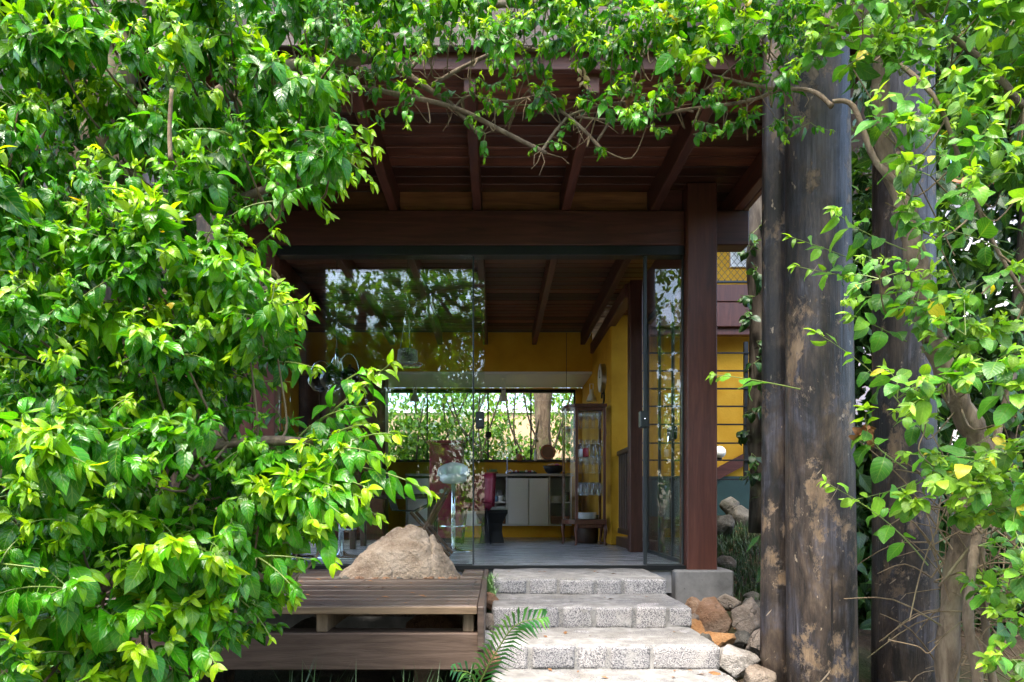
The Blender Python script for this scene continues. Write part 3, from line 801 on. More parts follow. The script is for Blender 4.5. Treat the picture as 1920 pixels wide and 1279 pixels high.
m = MB(); m.add(vs, [(r * 9 + j, r * 9 + j + 1, r * 9 + 10 + j, r * 9 + 9 + j) for r in range(4) for j in range(8)])
m.build('backrest', M['maroon'], t, True).modifiers.new('s', 'SOLIDIFY').thickness = .04
for sx in (-1, 1):
    for sy in (-1, 1):
        MB().tube([(cx + sx * .12, 8.1 + sy * .12, FZ + .42), (cx + sx * .17, 8.1 + sy * .17, FZ)], .012, 6).build('leg', M['black'], t, True)
t = thing('tall_cupboard', 'tall dark wooden cupboard at the left end of the kitchen wall', 'cupboard', (X(640, 9.0), 9.0, FZ))
bx('carcass', M['cabwood'], t, X(560, 9.0), X(722, 9.0), 9.0, 9.28, FZ + .001, Z(704, 9.0), .006)
for a_, b_ in ((563, 600), (603, 640), (643, 680), (683, 719)):
    dd_ = bx('door', M['cabwood'], t, X(a_, 9.0), X(b_, 9.0), 8.975, 8.998, FZ + .08, Z(708, 9.0), .004)
    bx('handle', M['steel'], dd_, X(b_ - 5, 8.96), X(b_ - 3, 8.96), 8.955, 8.974, Z(880, 8.97), Z(850, 8.97), .002)
t = thing('dining_table', 'dark low dining table behind the glazed panel', 'table', (X(735, 7.2), 7.3, FZ))
bx('table_top', M['railwood'], t, X(650, 7.0), X(818, 7.0), 6.95, 7.7, Z(934, 7.0), Z(926, 7.0), .006)
for px_ in (660, 806):
    for yy in (7.05, 7.6):
        x_ = X(px_, 7.0); bx('leg', M['railwood'], t, x_ - .03, x_ + .03, yy - .03, yy + .03, FZ + .001, Z(934, 7.0) - .001, .004)
# black tapered stool with a folded paper on it
sx = X(922, 8.25)
t = thing('tapered_stool', 'black waisted side stool on the grey floor inside the door', 'stool', (sx, 8.4, FZ))
m = MB()
prof = [(.15, .0), (.125, .14), (.13, .24), (.19, .36), (.19, .40)]
vs = []
for r, z in prof: vs += [(sx - r, 8.4 - r, FZ + z), (sx + r, 8.4 - r, FZ + z), (sx + r, 8.4 + r, FZ + z), (sx - r, 8.4 + r, FZ + z)]
fs = [(i * 4 + k, i * 4 + (k + 1) % 4, i * 4 + 4 + (k + 1) % 4, i * 4 + 4 + k) for i in range(4) for k in range(4)] + [(3, 2, 1, 0), (16, 17, 18, 19)]
m.add(vs, fs); m.build('body', M['blackmatte'], t)
m = MB(); m.box(sx - .17, sx + .19, 8.27, 8.52, FZ + .402, FZ + .422, .004); m.box(sx - .15, sx + .17, 8.28, 8.50, FZ + .423, FZ + .44, .004)
tag(m.build('folded_papers', M['white']), 'white folded papers lying on the black stool', 'papers')
# wooden folding chair
fd = 6.15
t = thing('folding_chair', 'wooden folding lounge chair behind the glass above the boulder', 'chair', (X(800, fd), fd, FZ))
for dy in (-.22, .22):
    MB().tube([P(772, 1042, fd) + Vector((0, dy, 0)), P(840, 915, fd) + Vector((0, dy, 0))], .018, 6).build('leg', M['chairwood'], t)
    MB().tube([P(846, 1040, fd) + Vector((0, dy * .9, 0)), P(775, 960, fd) + Vector((0, dy * .9, 0))], .016, 6).build('leg', M['chairwood'], t)
m = MB(); a = P(740, 958, fd); b = P(820, 940, fd); c2 = P(715, 880, fd)
vs = [a + Vector((0, -.2, 0)), a + Vector((0, .2, 0)), (a + b) / 2 + Vector((0, .2, -.05)), (a + b) / 2 + Vector((0, -.2, -.05)), b + Vector((0, .2, 0)), b + Vector((0, -.2, 0)), c2 + Vector((0, .2, 0)), c2 + Vector((0, -.2, 0))]
m.add(vs, [(0, 1, 2, 3), (3, 2, 4, 5), (7, 6, 1, 0)]); m.build('sling', M['blackmatte'], t).modifiers.new('s', 'SOLIDIFY').thickness = .012
MB().tube([P(832, 922, fd) + Vector((0, -.24, 0)), P(832, 922, fd) + Vector((0, .24, 0))], .02, 6).build('crossbar', M['steel'], t)
# black pendant with chrome loops
pd = 5.75; pc = P(625, 712, pd)
t = thing('pendant_lamp', 'cluster pendant of glossy black globes with chrome loops behind glass', 'lamp', (pc.x, pc.y, pc.z - .1))
for dx, dy, dz, r in ((0, -.05, 0, .105), (-.12, .03, .0, .10), (.13, .04, .03, .085)):
    MB().lathe([(0.004, -r * 1.0), (r * .55, -r * .85), (r * .95, -r * .3), (r, .0), (r * .85, r * .45), (r * .45, r * .85), (r * .15, r * 1.05), (r * .13, r * 1.25), (0.004, r * 1.25)], (pc.x + dx, pc.y + dy, pc.z + dz), 24).build('globe', M['blackgloss'], t, True)
for dx, w, h in ((-.10, .09, .13), (.03, .055, .17), (.13, .09, .19)):
    MB().tube([(pc.x + dx + w * math.cos(a), pc.y, pc.z + .03 + h * math.sin(a)) for a in np.linspace(0, math.pi, 14)], .006, 6).build('loop', M['chrome'], t, True)
MB().tube([(pc.x + .03, pc.y, pc.z + .1), (pc.x + .03, pc.y, pc.z + .26)], .016, 8).build('stem', M['chrome'], t, True)
MB().tube([(pc.x + .03, pc.y, pc.z + .26), (pc.x + .03, pc.y, RB)], .003, 4).build('cord', M['wire'], t)
# hanging feeder
hd = 5.55; hc = P(764, 668, hd)
t = thing('hanging_feeder', 'whitish stone hanging feeder with a round plate below behind glass', 'feeder', (hc.x, hc.y, hc.z - .08))
MB().lathe([(.0, -.05), (.075, -.05), (.085, -.03), (.08, .045), (.06, .055), (0, .055)], hc, 18).build('body', M['rock_w'], t, True)
MB().lathe([(.0, -.075), (.11, -.068), (.125, -.062), (.11, -.080), (.0, -.085)], hc, 24).build('plate', M['drinkglass'], t, True)
MB().tube([hc + Vector((-.06, 0, .05)), hc + Vector((-.02, 0, .30)), hc + Vector((0, 0, .335)), hc + Vector((.012, 0, .30)), hc + Vector((.02, 0, .05))], .0035, 5).build('hanger', M['grille'], t, True)
MB().tube([hc + Vector((0, 0, .335)), (hc.x, hc.y, RB)], .0015, 4).build('cord', M['wire'], t)

# ------------------------------------------------------------------ right: ochre annex, bars, mesh
AD = 9.0
an = thing('ochre_annex', 'ochre annex wall with timber floor band right of the house post', 'building', (3, AD, .6))
MB().box(1.56, 4.6, AD, AD + .3, Z(893, AD), EYE + 4.2, .0).build('wall', M['yellow'], an)
MB().box(1.5, 4.9, AD - 2.2, AD + .4, EYE + 4.21, EYE + 4.35, .0).build('roof', M['eave'], an)  # overhang added to shade the ochre wall below
MB().box(1.56, 4.6, AD - .04, AD + .26, -.2, Z(893, AD) - .002, .0).build('plinth', M['green_wall'], an)
for py0, py1 in ((534, 566), (567.5, 613)):
    bx('floor_beam', M['post'], an, 1.62, 4.5, AD - .42, AD - .3, Z(py1, AD - .4), Z(py0, AD - .4), .006)
bx('floor_beam', M['post'], an, 1.62, 4.5, AD - .36, AD - .26, Z(628, AD - .35), Z(614.5, AD - .35), .004)
bx('rail', M['black'], an, 1.62, 4.5, AD - .42, AD - .38, Z(531, AD - .4), Z(527, AD - .4), .003)
w = bpy.data.objects.new('window', None); link(w, an, P(1385, 485, AD - .05))
bx('frame', M['whitecab'], w, X(1368, AD), X(1404, AD), AD - .05, AD - .005, Z(503, AD), Z(462, AD), .006)
bx('pane', M['shelfin'], w, X(1373, AD), X(1400, AD), AD - .056, AD - .051, Z(498, AD), Z(467, AD), .002)
w = bpy.data.objects.new('window', None); link(w, an, P(1376, 400, AD - .05))
bx('frame', M['plastic'], w, X(1369, AD), X(1380, AD), AD - .05, AD - .005, Z(430, AD), Z(330, AD), .004)
bx('pane', M['drinkglass'], w, X(1381, AD), X(1440, AD), AD - .03, AD - .02, Z(440, AD), Z(330, AD), .002)
# sloped dark string and boards of the stair
m = MB(); a = P(1336, 905, AD - .08); b = P(1440, 850, AD - .08)
m.add([a, b, b + Vector((0, 0, .16)), a + Vector((0, 0, .16)), a + Vector((0, .06, 0)), b + Vector((0, .06, 0)), b + Vector((0, .06, .16)), a + Vector((0, .06, .16))], [(0, 1, 2, 3), (5, 4, 7, 6), (3, 2, 6, 7), (1, 0, 4, 5), (0, 3, 7, 4), (2, 1, 5, 6)])
m.build('stair_string', M['beam'], an)
gd = 8.5
gr = thing('bar_guard', 'black horizontal guard bars in front of the ochre wall', 'railing', (2, gd, Z(900, gd)))
for py in (662, 695.5, 729, 762, 796, 831, 863, 899):
    bx('bar', M['black'], gr, 1.56, 3.7, gd - .010, gd + .010, Z(py, gd) - .010, Z(py, gd) + .010, .003)
bx('post', M['black'], gr, X(1396, gd), X(1404, gd), gd + .011, gd + .05, Z(900, gd), Z(640, gd), .003)
bx('post', M['black'], gr, 1.60, 1.64, gd + .011, gd + .05, Z(1000, gd), Z(640, gd), .003)
# diamond mesh
md = AD - .4
mesh_t = thing('wire_mesh_screen', 'black diamond wire mesh screen in front of the ochre upper wall', 'mesh', (2.4, md, Z(530, md)))
m = MB(); zlo, zhi = Z(528, md), Z(330, md); cell = .078; xa, xb = 1.62, 3.7; hgt = zhi - zlo; sl = 1.18
k_ = xa - hgt
while k_ < xb + hgt:
    for s_ in (1, -1):
        x_s, x_e = (k_, k_ + hgt / sl) if s_ > 0 else (k_ + hgt / sl, k_)
        z_s, z_e = zlo, zhi
        A = Vector((x_s, md, z_s)); B = Vector((x_e, md + .004 * s_, z_e))
        def cl(A, B):
            for lim, sg in ((xa, 1), (xb, -1)):
                if (A.x - lim) * sg < 0 and (B.x - lim) * sg < 0: return None
                if (A.x - lim) * sg < 0: A = A + (B - A) * ((lim - A.x) / (B.x - A.x))
                if (B.x - lim) * sg < 0: B = A + (B - A) * ((lim - A.x) / (B.x - A.x))
            return A, B
        q = cl(A, B)
        if q: m.tube(list(q), .0035, 3, False)
    k_ += cell
m.build('wires', M['wire'], mesh_t, kind='stuff')
gl = P(1349, 848, 8.2)
t = thing('globe_lamp', 'round white globe lamp on the garden bars right of the post', 'lamp', (gl.x, gl.y, gl.z - .08))
MB().lathe([(.001, -.075)] + [(.075 * math.cos(a), .075 * math.sin(a)) for a in np.linspace(-1.3, 1.3, 13)] + [(.001, .075)], gl, 22).build('globe', M['plastic'], t, True)
MB().tube([gl + Vector((0, .06, -.03)), gl + Vector((0, .28, -.03))], .012, 6).build('arm', M['black'], t)
MB().lathe([(.03, -.09), (.035, -.06)], gl, 12).build('collar', M['black'], t)

# ------------------------------------------------------------------ rocks
def icos(n):
    import bmesh
    bm = bmesh.new(); bmesh.ops.create_icosphere(bm, subdivisions=n, radius=1)
    v = np.array([q.co[:] for q in bm.verts]); f = [tuple(q.index for q in p.verts) for p in bm.faces]; bm.free()
    return v, f
ICP = icos(2); IC3 = icos(3); IC4 = icos(4)
def rock(name, c, dims, mat, label, seed, cuts=12, ico=IC3, rot=0.0, group=None, cat='rock', parent=None):
    r = random.Random(seed); v = ico[0].copy()
    for _ in range(cuts):
        n_ = np.array([r.gauss(0, 1), r.gauss(0, 1), r.gauss(0, 1)]); n_ /= np.linalg.norm(n_)
        off = r.uniform(.5, .85); dd = v @ n_ - off
        v -= np.outer(np.maximum(dd, 0) * .96, n_)
    out = []
    cr, sr = math.cos(rot), math.sin(rot)
    for p in v:
        q = Vector(p)
        s_ = 1 + .10 * noise.noise(q * 1.9 + Vector((seed, 0, 0))) + .06 * noise.noise(q * 4.5 + Vector((0, seed, 0))) + .035 * noise.noise(q * 10 + Vector((0, 0, seed))) - .07 * abs(noise.noise(q * 2.6 + Vector((seed, 4, 0))))
        x, yy, z = q.x * s_ * dims[0], q.y * s_ * dims[1], q.z * s_ * dims[2]
        out.append((c[0] + x * cr - yy * sr, c[1] + x * sr + yy * cr, c[2] + z))
    m = MB(); m.add(out, ico[1]); o = m.build(name, mat, parent, True)
    if label: tag(o, label, cat, group)
    return o
rspec = [
 (1332, 1163, 4.15, .145, .125, .13, 'rock_o', 'large orange brown rock below the concrete plinth', 3),
 (1404, 1160, 4.05, .135, .12, .125, 'rock_t', 'flat faced tan rock between plinth and log', 11),
 (1342, 1203, 3.75, .11, .10, .075, 'rock_r', 'rusty orange wedge rock in front of the brown rock', 5),
 (1376, 1243, 3.5, .135, .12, .115, 'rock_w', 'big pale grey rock beside the lowest steps', 8),
 (1428, 1215, 3.7, .10, .12, .11, 'rock_t', 'brown rock partly behind the thin log', 14),
 (1422, 1145, 4.5, .12, .12, .08, 'rock_g', 'dull grey rock behind the tan rock', 21),
 (1300, 1140, 4.4, .11, .08, .09, 'rock_o', 'small brown rock tucked against the stone steps', 25),
 (1366, 1285, 3.2, .07, .06, .05, 'rock_w', 'small white rock at the bottom by the steps', 28),
 (1340, 1272, 3.25, .035, .035, .045, 'rock_r', 'small red rock beside the white rock', 31),
 (1305, 1195, 3.95, .06, .1, .1, 'rock_r', 'reddish rock wedged beside the middle step', 33),
 (1425, 1270, 3.3, .09, .08, .07, 'rock_t', 'brown rock at the foot of the thin log', 36),
 (1318, 1235, 3.6, .08, .1, .12, 'rock_g', 'dark rock filling the gap beside the third step', 52),
 (1412, 1120, 5.0, .08, .1, .05, 'rock_g', 'low mossy rock at the foot of the slope', 41),
 (1392, 1200, 3.85, .07, .08, .06, 'rock_g', 'small dark rock wedged between the tan and pale rocks', 101),
 (1300, 1165, 4.1, .05, .07, .07, 'rock_t', 'small tan rock touching the second step', 103),
 (1360, 1128, 4.6, .09, .08, .06, 'rock_t', 'low tan rock at the foot of the plinth', 107),
 (1360, 990, 7.2, .15, .12, .13, 'rock_g', 'grey brown rock at the left of the grass slope', 43),
 (1392, 975, 7.6, .17, .13, .15, 'rock_g', 'mossy rock high on the grass slope', 47),
 (1425, 965, 7.9, .14, .12, .12, 'rock_g', 'grey rock at the top of the slope by the thin trunk', 49),
 (1372, 953, 8.2, .16, .12, .16, 'rock_g', 'dark rock against the green wall', 55),
 (1362, 1058, 5.9, .09, .1, .08, 'rock_t', 'small tan rock on the slope behind the plinth', 57),
 (908, 1170, 3.75, .075, .08, .075, 'rock_t', 'tan cobble between deck and steps', 61),
 (905, 1203, 3.45, .065, .08, .07, 'rock_w', 'pale cobble below the tan cobble beside the deck', 63),
 (908, 1242, 3.25, .06, .07, .06, 'rock_o', 'brown cobble at the bottom beside the deck', 65),
 (915, 1125, 4.1, .05, .08, .06, 'rock_o', 'brown cobble under the spiky plant by the steps', 69),
 (830, 1178, 4.3, .25, .2, .16, 'rock_o', 'brown rock in the dark under the deck', 71),
 (600, 1200, 4.2, .2, .2, .16, 'rock_g', 'grey rock in the dark under the left of the deck', 73),
]
for px, py, d, a, b, c_, mt, lb, sd in rspec:
    if mt: rock('rock', P(px, py, d), (a * 1.12, b * 1.12, c_ * 1.12), M[mt], lb, sd, 16, IC4 if d < 4.6 else IC3, sd * .7)
# bed under the rocks
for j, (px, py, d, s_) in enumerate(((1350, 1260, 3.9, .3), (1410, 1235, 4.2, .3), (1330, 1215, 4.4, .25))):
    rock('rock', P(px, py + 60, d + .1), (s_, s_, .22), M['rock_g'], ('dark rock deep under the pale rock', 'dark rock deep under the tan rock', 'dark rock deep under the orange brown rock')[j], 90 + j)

# boulder through the deck
DT = EYE - .46
bd = 4.72
prof = [(612, 1100), (640, 1078), (668, 1046), (700, 1020), (730, 1001), (758, 994), (782, 994), (795, 1003), (808, 1006), (822, 1024), (838, 1048), (852, 1072), (866, 1100)]
pxs = [X(p_, 4.62) for p_, _ in prof]; pzs = [Z(q_, 4.62) for _, q_ in prof]
m = MB(); nu, nv = 110, 50; vs = []
for j in range(nv + 1):
    tv = j / nv * 2 - 1
    for i_ in range(nu + 1):
        x = pxs[0] + (pxs[-1] - pxs[0]) * i_ / nu
        top = np.interp(x, pxs, pzs); zb = DT - .25
        k_ = max(0.0, 1 - abs(tv) ** 2.6) ** .62
        skew = .06 * tv
        z = zb + (top - zb) * k_
        q = Vector((x * 3.1, tv * 2.1, z * 3))
        z += (.06 * noise.noise(q) + .035 * noise.noise(q * 2.7) + .02 * noise.noise(q * 6) + .010 * noise.noise(q * 13)) * (k_ ** .5)
        fr = (x - pxs[0]) / (pxs[-1] - pxs[0]); ck = abs((fr - .74) + .10 * tv + .02 * noise.noise(q * 4)); z -= .045 * max(0, 1 - ck / .025) * k_ + (.012 * k_ if fr > .74 - .1 * tv else 0)
        ridge = .03 * abs(noise.noise(q * 1.3 + Vector((9, 2, 1)))); z -= ridge * k_
        vs.append((x + .02 * noise.noise(q * 2) + skew * .5, 4.70 + tv * .30 + .03 * noise.noise(q * 1.7), z))
m.add(vs, [(j * (nu + 1) + i_, j * (nu + 1) + i_ + 1, (j + 1) * (nu + 1) + i_ + 1, (j + 1) * (nu + 1) + i_) for j in range(nv) for i_ in range(nu)])
tag(m.build('boulder', M['boulder'], None, True), 'large peaked tan boulder rising through the wooden deck', 'boulder')

# ------------------------------------------------------------------ deck
dk = thing('timber_deck', 'weathered dark timber deck platform cut around the boulder', 'deck', (-1.2, 4.0, 0))
dx1 = -.088; dx0 = -3.3; y = 3.16; bw = .118
nx0, nx1, ny0 = X(622, 4.36), X(862, 4.36), 4.37
while y < 5.0:
    y2 = min(y + bw - .006, 5.02)
    zt = DT + random.uniform(-.002, .002)
    if y2 > ny0 + .02:
        bx('board', M['deck'], dk, dx0, nx0, y, y2, DT - .028, zt, .003)
        bx('board', M['deck'], dk, nx1, dx1, y, y2, DT - .028, zt, .003)
    else:
        bx('board', M['deck'], dk, dx0, dx1, y, y2, DT - .028, zt, .003)
    y += bw
m = MB()
for yb in np.arange(3.22, 4.3, bw):
    for xs_ in (-.13, -.82, -1.5, -2.2):
        for dy in (-.03, .03): m.lathe([(.0045, 0), (.0045, .0012), (.001, .0015)], (xs_ + random.uniform(-.006, .006), yb + dy, DT + .0022), 6)
m.build('screws', M['darkmetal'], dk, kind='stuff')
bx('edge_board', M['deckedge'], dk, dx0, dx1 + .001, 3.128, 3.156, DT - .034, DT - .001, .003)
bx('end_board', M['deck'], dk, dx1 + .003, dx1 + .033, 3.13, 5.03, DT - .20, DT + .001, .003)
bz1 = Z(1186, 3.17); bz0 = Z(1255, 3.17)
bx('fascia_beam', M['fascia'], dk, dx0, dx1 + .034, 3.15, 3.29, bz0, bz1, .006)
for px in (602, 878, 330):
    x = X(px, 3.16); bx('joist', M['block'], dk, x - .026, x + .026, 3.17, 4.34, bz1 + .001, DT - .036, .004)
bx('rear_beam', M['fascia'], dk, dx0, dx1, 4.36, 4.36 + .001 + .0, bz0, DT - .04, 0) if False else None
for x in (-.35, -1.6, -2.9): bx('leg', M['fascia'], dk, x - .06, x + .06, 3.4, 3.52, -.1, bz0 + .06, .005)
# ------------------------------------------------------------------ stone steps
st = thing('stone_steps', 'rough granite steps climbing to the open glass door', 'steps', (.53, 3.8, 0))
SX0, SX1 = -.03, 1.10
fronts = [4.36, 3.81, 3.33, 2.95, 2.55]
tops = [EYE - .46, EYE - .562, EYE - .678, EYE - .795, EYE - .915]
def lump(x0, x1, y0, y1, z0, z1, n=(5, 4, 4), rr=.03, amp=.008, seed=0):
    """a rounded, uneven block"""
    m = MB(); hx, hy, hz = (x1 - x0) / 2, (y1 - y0) / 2, (z1 - z0) / 2; c = Vector(((x0 + x1) / 2, (y0 + y1) / 2, (z0 + z1) / 2))
    rr = min(rr, hx * .9, hy * .9, hz * .9)
    vmap = {}; vs = []; fs = []
    def vid(i, j, k):
        key = (i, j, k)
        if key not in vmap:
            def warp(t, h):   # put more vertices near the edges
                return math.copysign(abs(t) ** .7, t) * h
            p = Vector((warp(i / n[0] * 2 - 1, hx), warp(j / n[1] * 2 - 1, hy), warp(k / n[2] * 2 - 1, hz)))
            inner = Vector((max(-hx + rr, min(hx - rr, p.x)), max(-hy + rr, min(hy - rr, p.y)), max(-hz + rr, min(hz - rr, p.z))))
            dlt = p - inner
            if dlt.length > 1e-9: p = inner + dlt.normalized() * min(rr, dlt.length)
            q = p + c
            ns = Vector((noise.noise(q * 9 + Vector((seed, 0, 0))), noise.noise(q * 9 + Vector((0, seed, 5))), noise.noise(q * 9 + Vector((3, 1, seed)))))
            p = p + ns * amp
            vmap[key] = len(vs); vs.append(p + c)
        return vmap[key]
    for ax in range(3):
        a, b = [k for k in range(3) if k != ax]
        for sd in (0, n[ax]):
            for u in range(n[a]):
                for v in range(n[b]):
                    q = []
                    for du, dv in ((0, 0), (1, 0), (1, 1), (0, 1)):
                        ijk = [0, 0, 0]; ijk[ax] = sd; ijk[a] = u + du; ijk[b] = v + dv
                        q.append(vid(*ijk))
                    fs.append(q if (sd > 0) == (ax != 1) else q[::-1])
    return m.add(vs, fs)
for k_, (fy, tz) in enumerate(zip(fronts, tops)):
    back = (fronts[k_ - 1] + .06) if k_ else 5.03
    bz = tops[k_ + 1] - .03 if k_ < 4 else -.1
    core = lump(SX0 + .008, SX1 - .008, fy + .005, back + .1, bz - .12, tz + (.002 if k_ else .003), (70, 24, 12), .014, .005, k_ * 7)
    core.build('mortar', M['mortar'], st, True)
    x = SX0; si = 0
    while x < SX1 - .05:
        w = random.uniform(.155, .245)
        if SX1 - (x + w) < .12: w = SX1 - x
        gap = random.uniform(.008, .026)
        dpt = random.uniform(.15, .20) if k_ else .10
        pr = random.uniform(-.002, .004)
        top = tz + random.uniform(-.006, .004) - (.006 if k_ == 0 else 0)
        lump(x + gap / 2, x + w - gap / 2, fy - pr, fy + dpt, bz + .028 + random.uniform(-.004, .008), top, (7, 6, 6), .008, .005, si * 3 + k_ * 31).build('stone', M['granite'], st, True)
        x += w; si += 1
    if k_:
        x = SX0 - random.uniform(0, .1)
        while x < SX1 - .04:
            w = random.uniform(.18, .27); xa_, xb_ = max(x, SX0) + .016, min(x + w, SX1) - .016
            if xb_ - xa_ > .06 and back - fy > .3:
                lump(xa_, xb_, fy + .235, min(back - .075, fy + .43), tz - .07, tz - .001 + random.uniform(-.006, .003), (7, 6, 3), .010, .006, si * 3 + k_ * 31).build('stone', M['granite'], st, True)
            x += w; si += 1

# ------------------------------------------------------------------ log posts
def log_post(px, d, r, py_top, label, seed, lean=0.0, px_top=None):
    x = X(px, d); zt = Z(py_top, d) if py_top is not None else EYE + 2.9
    xt = X(px_top, d) if px_top is not None else x
    zb = -.15; m = MB(); n, rows = 40, 46; vs = []
    for j in range(rows + 1):
        t = j / rows; z = zb + (zt - zb) * t; cx_ = x + (xt - x) * (z - (EYE - .9)) / (zt - EYE + .9)
        for i_ in range(n):
            a = 2 * math.pi * i_ / n; q = Vector((math.cos(a) * 1.2 + seed, math.sin(a) * 1.2, z * .55))
            rr = r * (1.04 - .09 * t) * (1 + .05 * noise.noise(q) + .016 * noise.noise(q * 2.3) + .004 * noise.noise(Vector((math.cos(a) * 4 + seed, math.sin(a) * 4, z * 1.8))))
            vs.append((cx_ + rr * math.cos(a), d + rr * math.sin(a), z))
    fs = [(j * n + i_, j * n + (i_ + 1) % n, (j + 1) * n + (i_ + 1) % n, (j + 1) * n + i_) for j in range(rows) for i_ in range(n)]
    fs.append(tuple(rows * n + i_ for i_ in range(n)))
    m.add(vs, fs); o = m.build('log_post', M['log'], None, True)
    tag(o, label, 'log', 'upright logs'); return o
log_post(1542, 3.18, .146, None, 'thickest upright log with pale peeled patches right of the steps', 3, px_top=1528)
log_post(1455, 3.42, .072, None, 'slim upright log at the left of the thick log', 8, px_top=1458)
log_post(1697, 3.5, .145, None, 'dark broad upright log second from the right shrub', 15, px_top=1692)
log_post(22, 3.4, .12, None, 'upright log at the far left edge behind the bush', 31)
log_post(-80, 3.5, .13, None, 'upright log outside the left edge behind the bush', 37)
for j, px in enumerate((120, 215, 300, 395)):
    log_post(px, 3.9 + .1 * (j % 2), .125, None, 'upright log deep behind the left bush, number %s from the left edge' % ('two', 'three', 'four', 'five')[j], 44 + j * 6)
# ivy clad slim trunk by the annex
ivy = thing('slim_tree', 'slim dark tree trunk with ivy leaves in front of the ochre annex', 'tree', P(1420, 985, 6.3))
m = MB(); pts = [P(1421 + 3 * math.sin(i_ * .9), 1000 - i_ * 42, 6.3) for i_ in range(18)]
m.tube(pts, [.085 + .006 * math.sin(i_ * 1.7) for i_ in range(18)], 12); m.build('trunk', M['bark_dark'], ivy, True)

# ------------------------------------------------------------------ leaves
def leaf_shape(W, curl, fold, twist, acum, wav, rows=(0, .07, .2, .38, .58, .78, .92, 1.0), seed=0, serr=0.0):
    r = random.Random(seed); vs = []; uv = []; cols = (-1, -.5, 0, .5, 1)
    for t in rows[:-1]:
        w = (max(t, .0001) ** .55) * ((1 - t) ** acum) * W * 1.9
        if t == 0: w = .012
        for u in cols:
            x = u * w * (1 + .06 * r.uniform(-1, 1))
            z = fold * abs(x) * (1 - .5 * abs(u)) + wav * math.sin(t * 9 + u * 2.1 + seed) * abs(u) * w
            yy = t
            # bend along the length
            ang = curl * t
            y2 = math.sin(ang) / curl if abs(curl) > 1e-3 else t
            z2 = -(1 - math.cos(ang)) / curl if abs(curl) > 1e-3 else 0
            ny, nz = math.sin(ang), math.cos(ang)
            tw = twist * t
            xx, zz = x * math.cos(tw) - z * math.sin(tw), x * math.sin(tw) + z * math.cos(tw)
            vs.append((xx, y2 + zz * ny, z2 + zz * nz)); uv.append((u, t, 0))
    ang = curl
    y2 = math.sin(ang) / curl if abs(curl) > 1e-3 else 1; z2 = -(1 - math.cos(ang)) / curl if abs(curl) > 1e-3 else 0
    vs.append((0, y2, z2)); uv.append((0, 1, 0)); tip = len(vs) - 1
    fs = []; nr = len(rows) - 1
    for i_ in range(nr - 1):
        for k_ in range(4):
            a = i_ * 5 + k_; fs.append((a, a + 1, a + 6)); fs.append((a, a + 6, a + 5))
    for k_ in range(4): fs.append(((nr - 1) * 5 + k_, (nr - 1) * 5 + k_ + 1, tip))
    b = len(vs)
    vs += [(-.010, -.22, .03), (.010, -.22, .03), (.012, .02, .004), (-.012, .02, .004)]; uv += [(0, 0, 0)] * 4
    fs += [(b, b + 1, b + 2), (b, b + 2, b + 3)]
    return np.array(vs), np.array(fs), np.array(uv, dtype=np.float32)
SHAPES = {
 'ovate': [leaf_shape(.40, c, f, tw, 1.22, .10, seed=s_) for s_, (c, f, tw) in enumerate(((.7, .35, 0), (1.1, .5, .25), (.4, .25, -.25), (1.5, .45, .1), (.9, .6, -.4), (.2, .4, .35), (1.25, .15, -.15), (1.9, .4, .3)))],
 'young': [leaf_shape(.27, c, f, tw, 1.0, .08, seed=20 + s_) for s_, (c, f, tw) in enumerate(((.6, .8, 0), (1.2, .9, .3), (-.4, .7, -.2), (1.7, .6, .1)))],
 'broad': [leaf_shape(.46, c, f, tw, .95, .14, seed=40 + s_) for s_, (c, f, tw) in enumerate(((.5, .25, 0), (.9, .35, .2), (1.3, .3, -.3), (.2, .45, .1), (.8, .1, -.1), (1.6, .3, .2)))],
 'simple': [leaf_shape(.36, c, .4, tw, 1.0, .0, rows=(0, .3, .7, 1.0), seed=60 + s_) for s_, (c, tw) in enumerate(((.5, 0), (1.0, .3), (.2, -.3)))],
}
